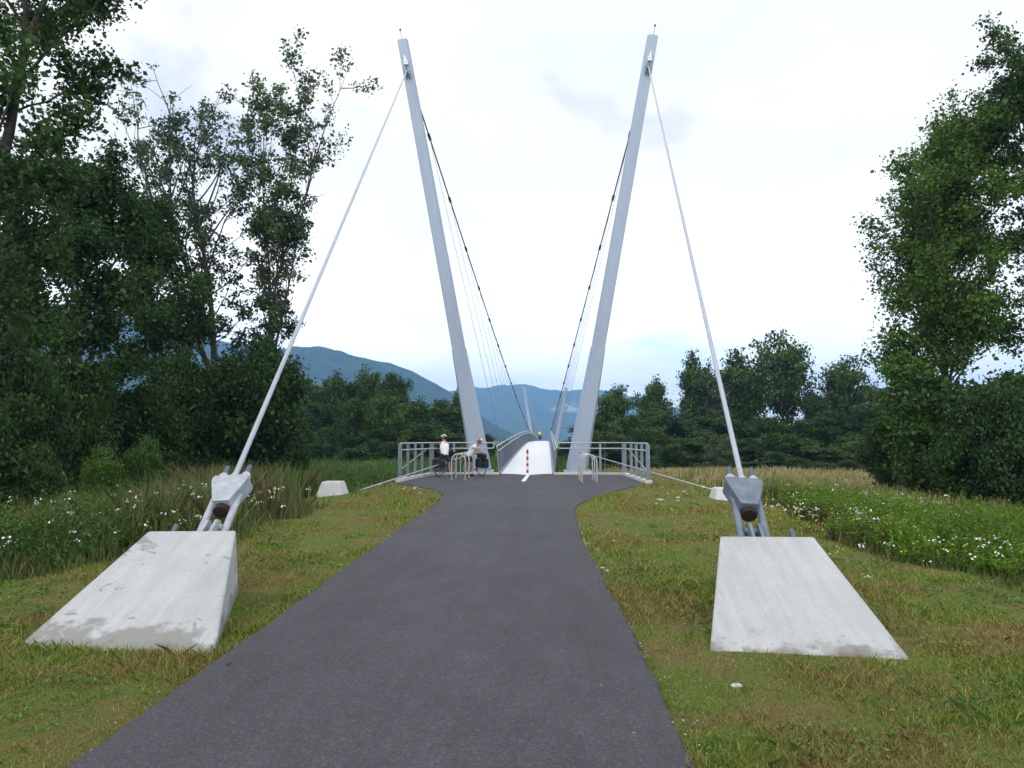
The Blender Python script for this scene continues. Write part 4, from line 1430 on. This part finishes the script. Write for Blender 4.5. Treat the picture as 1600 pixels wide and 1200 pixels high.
# far treeline: six kinds, then copies
FT = []; FTS = []
kinds = [
    (M['leaf_far'], [(0, 1.6), (.25, 2.6), (.5, 3.0), (.75, 2.4), (.92, 1.3), (1, .4)], .08, 26, 38, 0),
    (M['leaf_far'], [(0, 2.0), (.2, 3.0), (.5, 3.2), (.8, 2.2), (1, .6)], .05, 26, 35, 0),
    (M['leaf_far'], [(0, .8), (.3, 1.8), (.6, 2.2), (.85, 1.5), (1, .3)], .15, 26, 48, 1),
    (M['leaf_far'], [(0, .6), (.35, 2.2), (.6, 3.3), (.85, 2.6), (1, .8)], .3, 22, 48, 2),
    (M['leaf_willow'], [(0, 1.5), (.3, 2.8), (.6, 2.8), (.85, 1.6), (1, .4)], .08, 24, 42, 1),
    (M['leaf_dense'], [(0, 1.8), (.25, 2.8), (.55, 3.0), (.8, 2.0), (1, .6)], .06, 26, 36, 0),
]
for k, (lm, pf, bs, nl, el, fk) in enumerate(kinds):
    T = grow(200 + k, 10.0, .16, bs, pf, nl, el, .1 if k == 3 else .03, (4, 7), .72 if k != 3 else .6, fork=fk)
    FTS.append((10.0, max(q[1] for q in pf)))
    FT.append(make_tree('tree', T, 20000 if k != 3 else 11000, .25, lm, 300 + k, 'x', 'tree', None, (0, 0, -80)))
for k, (lm, sd_) in enumerate(((M['leaf_far'], 401), (M['leaf_dense'], 402))):
    pf = [(0, 2.0), (.3, 2.6), (.6, 2.4), (.85, 1.5), (1, .5)]
    T = grow(sd_, 5.0, .08, .03, pf, 26, 38, 0, (5, 8), .6)
    FTS.append((5.0, 2.6))
    FT.append(make_tree('tree', T, 15000, .21, lm, sd_, 'x', 'tree', None, (0, 0, -80)))
ORD = 'first second third fourth fifth sixth seventh eighth ninth tenth eleventh twelfth thirteenth fourteenth fifteenth sixteenth seventeenth eighteenth nineteenth twentieth'.split()
def ordw(i):
    if i < 20: return ORD[i]
    return {2: 'twenty', 3: 'thirty', 4: 'forty'}[(i + 1) // 10] + '-' + ORD[i % 10] if (i + 1) % 10 else {3: 'thirtieth', 4: 'fortieth'}[(i + 1) // 10]

def row(px0, px1, step, d0, d1, tops, side, rowname, ks, wpx, seed, j=15):
    r_ = random.Random(seed)
    px = px0; i = 0
    tx = [a for a, b in tops]; ty = [b for a, b in tops]
    while px < px1:
        d = r_.uniform(d0, d1)
        top = float(np.interp(px, tx, ty)) + r_.uniform(-j, j)
        L_ = place(px, d); hh_ = hgt(px, top, d, L_)
        wm = wpx * r_.uniform(.85, 1.25) * d / F
        k = r_.choice(ks)
        put(FT, k, L_, r_.uniform(0, 6.28), wm / (2 * FTS[k][1]), hh_ / FTS[k][0], '%s tree from the left in the %s, %s' % (ordw(i), rowname, side), 'tree', 'treeline trees %s' % side)
        px += step * r_.uniform(.75, 1.25); i += 1
LT = [(440, 602), (480, 594), (520, 600), (545, 606), (575, 590), (605, 592), (625, 612), (660, 622), (690, 632), (735, 628)]
row(430, 735, 27, 88, 96, LT, 'left of the footbridge', 'back treeline row', [0, 1, 2, 5, 5], 70, 1)
row(425, 735, 30, 76, 84, [(a, b + 38) for a, b in LT], 'left of the footbridge', 'front treeline row', [1, 0, 5], 66, 2)
row(420, 735, 34, 70, 74, [(a, b + 85) for a, b in LT], 'left of the footbridge', 'low edge of the treeline', [6, 7, 6], 56, 12)
RT = [(930, 652), (960, 655), (1000, 646), (1060, 640), (1100, 648), (1150, 654), (1200, 650), (1260, 654), (1320, 656), (1400, 640), (1700, 610)]
row(925, 1640, 33, 82, 90, RT, 'right of the footbridge', 'back treeline row', [0, 1, 5, 5], 76, 3)
row(935, 1640, 36, 70, 78, [(a, b + 34) for a, b in RT], 'right of the footbridge', 'front treeline row', [1, 0, 5], 70, 4)
row(930, 1640, 38, 62, 67, [(a, b + 68) for a, b in RT], 'right of the footbridge', 'low edge of the treeline', [6, 7, 6], 60, 13)
em = [(950, 606, 56, 2, 'slim tree just right of the right pylon foot'), (1027, 597, 60, 0, 'dark rounded tree rising from the treeline right of the right railing'),
      (1088, 558, 46, 2, 'slender pointed poplar behind the grey willow, left of the right backstay'), (1100, 588, 84, 4, 'grey green willow crown left of the right backstay'),
      (1163, 556, 70, 2, 'upright tree just right of the right backstay'), (1226, 524, 104, 3, 'tallest spreading tree in the right treeline'),
      (1322, 562, 96, 3, 'open round crowned tree between the tallest spreading one and the big right trees'), (1378, 606, 66, 0, 'small dark tree left of the big right trees'),
      (1280, 612, 46, 2, 'small slim tree right of the tallest spreading tree'),
      (575, 583, 70, 0, 'highest rounded tree of the left treeline'), (612, 588, 60, 3, 'open crowned tree right of the highest left treeline tree'),
      (713, 600, 36, 2, 'slim dark tree touching the left pylon from the left')]
for px, py, wp, k, lab in em:
    d = 97.0
    L_ = place(px, d); hh_ = hgt(px, py, d, L_)
    put(FT, k, L_, rg.uniform(0, 6.28), wp * d / F / (2 * FTS[k][1]), hh_ / FTS[k][0], lab, 'tree', 'trees rising above the treeline')
for px, py, d, wp, k, lab in [(764, 681, 92, 36, 7, 'low bush seen between left pylon and white deck'), (788, 689, 95, 30, 6, 'low bush behind the left bridge railing'),
                              (884, 688, 95, 34, 6, 'low bush seen between white deck and right pylon'), (908, 680, 92, 34, 7, 'low bush behind the right pylon')]:
    L_ = place(px, d); hh_ = hgt(px, py, d, L_)
    put(FT, k, L_, rg.uniform(0, 6.28), wp * d / F / (2 * FTS[k][1]), hh_ / FTS[k][0], lab, 'bush', 'low bushes behind the pylons', 'bush')

# ------------------------------------------------------------------ grass and herbs (stuff)
rng = np.random.default_rng(77)
GA, GB, GC, GD = gnd(20, 1013, -.075), gnd(334, 1026, -.075), gnd(1108, 1019, -.075), gnd(1428, 1033, -.075)
BLK = [np.array([[GA[0], GA[1] + .05], [GB[0], GB[1] + .05], [-3.2, 8.0], [-3.98, 8.0]]), np.array([[GC[0], GC[1] + .05], [GD[0], GD[1] + .05], [3.05, 8.0], [2.2, 8.0]])]
def in_poly(x, y, P):
    ins = np.zeros(len(x), bool); n = len(P)
    for i in range(n):
        x0, y0 = P[i]; x1, y1 = P[(i + 1) % n]
        c = ((y0 > y) != (y1 > y)) & (x < (x1 - x0) * (y - y0) / (y1 - y0 + 1e-12) + x0)
        ins ^= c
    return ins
def free(x, y, m=.02):
    xl = np.interp(y, PY, PXL); xr = np.interp(y, PY, PXR)
    ok = ((x < xl - m) | (x > xr + m)) | (y > 34.2)
    ok &= ~((np.abs(x) < 5.1) & (y > 27.0) & (y < 34.2))
    ok &= ~((np.abs(x - .028 * (y - 34)) < 1.7) & (y > 33))
    ok &= ~((np.minimum(np.abs(x + 2.36), np.abs(x - 2.56)) < 1.1) & (np.abs(y - 36.4) < 1.1))
    ok &= ~((np.abs(x - cr.x) < .9) & (y > 19.4) & (y < 21.6)) & ~((np.abs(x - cl.x) < .8) & (y > 17.5) & (y < 22.6))
    for P in BLK: ok &= ~in_poly(x, y, P)
    return ok
def tall_zone(x, y):
    """0 = mown verge, 1 = rough meadow"""
    lim_r = np.interp(y, [0, 6, 8.5, 11, 17, 24, 30], [12, 9, 5.8, 4.8, 6.4, 7.2, 7.4])
    lim_l = np.interp(y, [0, 6, 8.5, 11, 17, 24, 30], [-12, -9, -6.0, -5.0, -5.2, -5.3, -5.2])
    e = np.maximum(x - lim_r, lim_l - x) + wob(x, y, 1.7) * .55 + wob(x, y, .5) * .4
    e = np.where(y > 34.5, np.maximum(e, (y - 35)), e)
    return sm(e / 2.0 + .3)
def polar(n, d0, d1, a0=-43, a1=43, pw=1.0):
    """points with density falling with distance from the path's near end"""
    u_ = rng.uniform(0, 1, n)
    if pw == 1.0: d = d0 * (d1 / d0) ** u_
    else: d = (d0 ** (1 - pw + 1e-9) + u_ * (d1 ** (1 - pw) - d0 ** (1 - pw))) ** (1 / (1 - pw))
    t = np.tan(R(a0)) + rng.uniform(0, 1, n) * (np.tan(R(a1)) - np.tan(R(a0)))
    return t * d, d
def blades(x, y, h, w_, lean=.5):
    n = len(x)
    z = zf(x, y)
    a = rng.uniform(0, 6.28, n); b = rng.uniform(0, 6.28, n)
    base = np.stack([x, y, z - .01], 1)
    sd_ = np.stack([np.cos(a), np.sin(a), np.zeros(n)], 1) * (w_ / 2)[:, None]
    ln = np.minimum(np.abs(rng.normal(0, lean, n)), lean * 1.6)
    tip = base + np.stack([np.cos(b) * ln * h, np.sin(b) * ln * h, h], 1)
    mid = base + (tip - base) * .55 + np.stack([-np.cos(b) * ln * h * .12, -np.sin(b) * ln * h * .12, h * .08], 1)
    return np.stack([base - sd_, base + sd_, mid + sd_ * .75, tip, mid - sd_ * .75], 1)

# mown verge
x, y = polar(1150000, 2.0, 34, -54, 54)
k = free(x, y, rng.normal(.0, .03, len(x))) & (tall_zone(x, y) < rng.uniform(.15, .95, len(x)))
# bare scuffed patches
bare = wob(x * 1.9 + 3, y * 1.9, 1.0) + wob(x * 5, y * 5 + 2) * .5
k &= (bare < 1.15 + rng.uniform(-.5, .9, len(x)))
x, y = x[k], y[k]
h = (.018 + np.minimum(rng.gamma(2.0, .010, len(x)), .07)) * np.clip(.8 + 1.1 * wob(x * .8, y * .8 + 1) + .6 * wob(x * 3.1, y * 3.1), .45, 2.1) * (1 + y * .012)
wd_ = np.maximum(.0045, y * .0011) * rng.uniform(.7, 1.5, len(x))
g_ = np_mesh('grass', blades(x, y, h, wd_, .9), 5, M['grass_mown'])
tag(g_, 'short mown grass with dry brown patches on both verges of the path', 'grass', kind='stuff')

# low broad-leaved herbs among the mown grass
def leaflets(x, y, n_per, rad, ls, hmax, flat=1.2):
    n = len(x); z = zf(x, y)
    i = np.repeat(np.arange(n), n_per)
    an = rng.uniform(0, 6.28, len(i)); rr = np.sqrt(rng.uniform(0, 1, len(i))) * rad[i]
    p = np.stack([x[i] + np.cos(an) * rr, y[i] + np.sin(an) * rr, z[i] + rng.uniform(.01, 1, len(i)) * hmax[i]], 1)
    nrm = unit(rng.normal(0, .6, (len(i), 3)) + np.array([0, 0, flat]))
    a = unit(np.cross(nrm, rng.normal(0, 1, (len(i), 3)))); b = np.cross(nrm, a)
    s = (ls[i] * rng.uniform(.6, 1.3, len(i)))[:, None]
    return np.stack([p - a * s * .5, p + b * s * .3, p + a * s * .5, p - b * s * .3], 1)
x, y = polar(21000, 1.8, 14, -57, 57)
k = free(x, y, .1) & (tall_zone(x, y) < .5) & (wob(x * 1.3 + 7, y * 1.3 + 2) + wob(x * 3, y * 3) * .5 > .15 + rng.uniform(-.2, .5, len(x)))
x, y = x[k], y[k]
q = leaflets(x, y, 9, np.full(len(x), .06) + rng.uniform(0, .05, len(x)), .016 + .003 * y, np.full(len(x), .05))
o = np_mesh('low_herbs', q, 4, M['leaf_clover'])
tag(o, 'low green broad leaved herbs scattered through the mown grass', 'herbs', kind='stuff')

# rough meadow: left darker, right greener, far right ripe
def meadow(name, n, d0, d1, a0, a1, hfun, mat, lab, cond=None, wk=.0016, lean=.45):
    x, y = polar(n, d0, d1, a0, a1)
    k = free(x, y, .3) & (tall_zone(x, y) > rng.uniform(.1, .9, len(x)))
    if cond is not None: k &= cond(x, y)
    x, y = x[k], y[k]
    h = hfun(x, y) * rng.uniform(.45, 1.2, len(x)) * (.25 + .75 * tall_zone(x, y))
    w_ = np.maximum(.006, y * wk) * rng.uniform(.7, 1.4, len(x))
    o = np_mesh(name, blades(x, y, h, w_, lean), 5, mat)
    return tag(o, lab, 'grass', kind='stuff')
def hl_(x, y): return np.interp(y, [6, 10, 14, 30], [.2, .6, 1.05, .8]) * (1 + .35 * wob(x * .7, y * .7))
def hr_(x, y): return np.interp(y, [6, 9, 14, 30], [.12, .30, .45, .32]) * (1 + .35 * wob(x * .7, y * .7))
meadow('meadow_grass', 190000, 7, 40, -52, -2, hl_, M['meadow_dark'], 'tall rough grass left of the path behind the worn block', lambda x, y: (y < 34 + rng.uniform(-2, 6, len(x))) & (x < -.33 * y + rng.uniform(-1.5, 1.5, len(x))))
meadow('meadow_grass', 190000, 7, 40, 2, 52, hr_, M['meadow_green'], 'tall green meadow grass right of the path', lambda x, y: (y < 24 + x * .45 + rng.uniform(-6, 6, len(x))))
meadow('meadow_grass', 70000, 12, 40, -26, -6, lambda x, y: np.interp(y, [12, 20, 34], [.45, .26, .45]), M['reed'], 'fresh green meadow grass between the worn block and the platform', lambda x, y: (x > -.36 * y + rng.uniform(-1.5, 1.5, len(x))))
meadow('ripe_grass', 110000, 22, 75, 1, 43, lambda x, y: np.full(len(x), .75), M['meadow_tan'], 'tan ripe grass field before the right treeline', lambda x, y: (y > 24 + x * .25 + rng.uniform(-4, 4, len(x))), .0018, .3)
meadow('reed_grass', 80000, 34, 82, -32, 5, lambda x, y: np.interp(y, [34, 50, 60, 80], [.7, .6, 1.2, 1.3]), M['reed'], 'green reedy grass before the left treeline', lambda x, y: (y > 33), .0018, .25)

# weeds with leafy stems
def stems(n, d0, d1, a0, a1, hfun, cond, nl, ls, seed):
    x, y = polar(n, d0, d1, a0, a1)
    k = free(x, y, .5) & (tall_zone(x, y) > rng.uniform(.3, 1, len(x))) & cond(x, y)
    x, y = x[k], y[k]
    n = len(x); z = zf(x, y); h = hfun(x, y) * rng.uniform(.45, 1.25, n) * (.3 + .7 * tall_zone(x, y)) * (1 + .3 * wob(x * .9, y * .9 + 5))
    lx, ly = rng.normal(0, .14, n), rng.normal(0, .14, n)
    i = np.repeat(np.arange(n), nl); t = rng.uniform(.15, 1, len(i)) ** .8
    an = rng.uniform(0, 6.28, len(i))
    ln = (ls * (1 + y * .02))[i] * (1.15 - .7 * t) * rng.uniform(.7, 1.3, len(i))
    p0 = np.stack([x[i] + lx[i] * t * h[i], y[i] + ly[i] * t * h[i], z[i] + t * h[i]], 1)
    dr = np.stack([np.cos(an), np.sin(an), rng.uniform(-.1, .9, len(i))], 1); dr = unit(dr)
    sd_ = unit(np.cross(dr, np.array([0, 0, 1.0]))) * (ln * .17)[:, None]
    p1 = p0 + dr * ln[:, None]; m_ = p0 + dr * (ln * .5)[:, None] + np.array([0, 0, .01])
    q = np.stack([p0, m_ + sd_, p1, m_ - sd_], 1)
    tops = np.stack([x + lx * h, y + ly * h, z + h], 1)
    return q, tops
q, tp = stems(11000, 9, 30, 15, 43, lambda x, y: np.full(len(x), .95) * np.interp(y, [9, 13, 20, 26], [.5, .85, .8, .6]), lambda x, y: (wob(x * .5 + 1, y * .5) > -.35) & (y < 26) & (x > 5.0), 26, .095, 1)
o = np_mesh('tall_weeds', q, 4, M['leaf_weed'])
tag(o, 'fresh green leafy weeds standing in the right meadow', 'weeds', kind='stuff')
q, tp2 = stems(12000, 9, 26, -43, -8, lambda x, y: np.full(len(x), .85) * np.interp(y, [9, 13, 20], [.6, 1.0, 1.1]), lambda x, y: (wob(x * .6, y * .6 + 3) > -.3), 18, .10, 2)
o = np_mesh('tall_weeds', q, 4, M['leaf_clover'])
tag(o, 'leafy weeds standing in the rough grass left of the path', 'weeds', kind='stuff')

# flowers: small heads made of petals
def flowers(patches, mat, lab, name, fs, n_heads=7):
    P = []
    for px, d, sx, n, h0, h1 in patches:
        n = int(n * .5)
        x0 = at(px, 700, d).x
        x = rng.normal(x0, sx, n); y = rng.normal(d, sx * 1.2, n)
        k = free(x, y, .2); x, y = x[k], y[k]
        z = zf(x, y) + rng.uniform(h0, h1, len(x))
        i = np.repeat(np.arange(len(x)), n_heads)
        p = np.stack([x[i], y[i], z[i]], 1) + rng.normal(0, fs * 1.1, (len(i), 3)) * np.array([1, 1, .4])
        P.append(p)
    p = np.concatenate(P)
    n = len(p)
    nrm = unit(rng.normal(0, .7, (n, 3)) + np.array([0, -.5, .8]))
    a = unit(np.cross(nrm, rng.normal(0, 1, (n, 3)))); b = np.cross(nrm, a)
    s = fs * rng.uniform(.6, 1.3, (n, 1))
    q = np.stack([p - a * s * .5, p + b * s * .5, p + a * s * .5, p - b * s * .5], 1)
    o = np_mesh(name, q, 4, mat)
    return tag(o, lab, 'flowers', kind='stuff')
flowers([(290, 12.5, .7, 60, .45, .9), (405, 15, .5, 90, .4, .75), (230, 11, .9, 50, .4, .8), (60, 10, 1.2, 50, .3, .7), (140, 13, 1.2, 60, .5, 1.0), (520, 22, .6, 30, .3, .5),
         (1230, 14, .35, 45, .3, .55), (1345, 12.5, .3, 40, .35, .6), (1540, 9.5, .5, 40, .25, .5), (1430, 16, .6, 50, .6, 1.1), (1520, 8.8, .7, 20, .15, .4), (1330, 17, 1.2, 50, .5, .9)],
        M['petal'], 'small white wild flowers in the rough grass', 'white_flowers', .028, 5)
flowers([(1270, 12.5, .8, 70, .25, .5), (1370, 11, .9, 70, .25, .5), (1480, 10, 1.0, 50, .2, .5), (1300, 15, .8, 50, .3, .6)], M['petal_y'], 'small yellow wild flowers in the right meadow', 'yellow_flowers', .024, 3)

# loose pale stones by the platform and the path edge
def pebbles():
    mb = MB()
    r_ = random.Random(9)
    sp = []
    for _ in range(46):
        px = r_.choice([r_.uniform(1020, 1110), r_.uniform(625, 665), r_.uniform(905, 960)])
        if px > 1000: d = r_.uniform(17, 24)
        elif px > 800: d = r_.uniform(6, 12)
        else: d = r_.uniform(22, 25)
        sp.append((at(px, 700, d).x, d))
    sp += [(1.42, 5.0)]
    for x, y in sp:
        s = r_.uniform(.012, .03) * (1 + y * .06)
        if not bool(free(np.array([x]), np.array([y]), .03)[0]): continue
        Mx = Matrix.Rotation(r_.uniform(0, 3), 3, 'Z')
        mb.sphere((x, y, zf1(x, y) + s * .35), (s * r_.uniform(.9, 1.8), s, s * .55), 7, 4, M=Mx)
    for _ in range(700):
        d = 2.9 * (15 / 2.9) ** r_.random()
        e = float(np.interp(d, PY, PXL)) - abs(r_.gauss(0, .07)) if r_.random() < .5 else float(np.interp(d, PY, PXR)) + abs(r_.gauss(0, .09))
        s = r_.uniform(.0025, .007) * (1 + d * .05)
        mb.sphere((e, d, zf1(e, d) + s * .4 + .012), (s * r_.uniform(.8, 1.6), s, s * .6), 5, 3, mi=r_.choice((1, 1, 1, 0)), M=Matrix.Rotation(r_.uniform(0, 3), 3, 'Z'))
    return mb.build('loose_stones', [M['stone'], M['grit']])
tag(pebbles(), 'loose pale stones in the grass beside the path and platform', 'stones', kind='stuff')

# ------------------------------------------------------------------ haze
def haze():
    mb = MB(); mb.box((0, 3050, 247), (11200, 6700, 510))
    m, t, out = new_mat('hazy_air')
    v = N(t, 'ShaderNodeVolumePrincipled')
    v.inputs['Color'].default_value = (.31, .58, 1.0, 1)
    v.inputs['Density'].default_value = .00026
    v.inputs['Anisotropy'].default_value = .1
    t.links.new(v.outputs[0], out.inputs['Volume'])
    o = mb.build('haze', m)
    tag(o, kind='stuff')
haze()
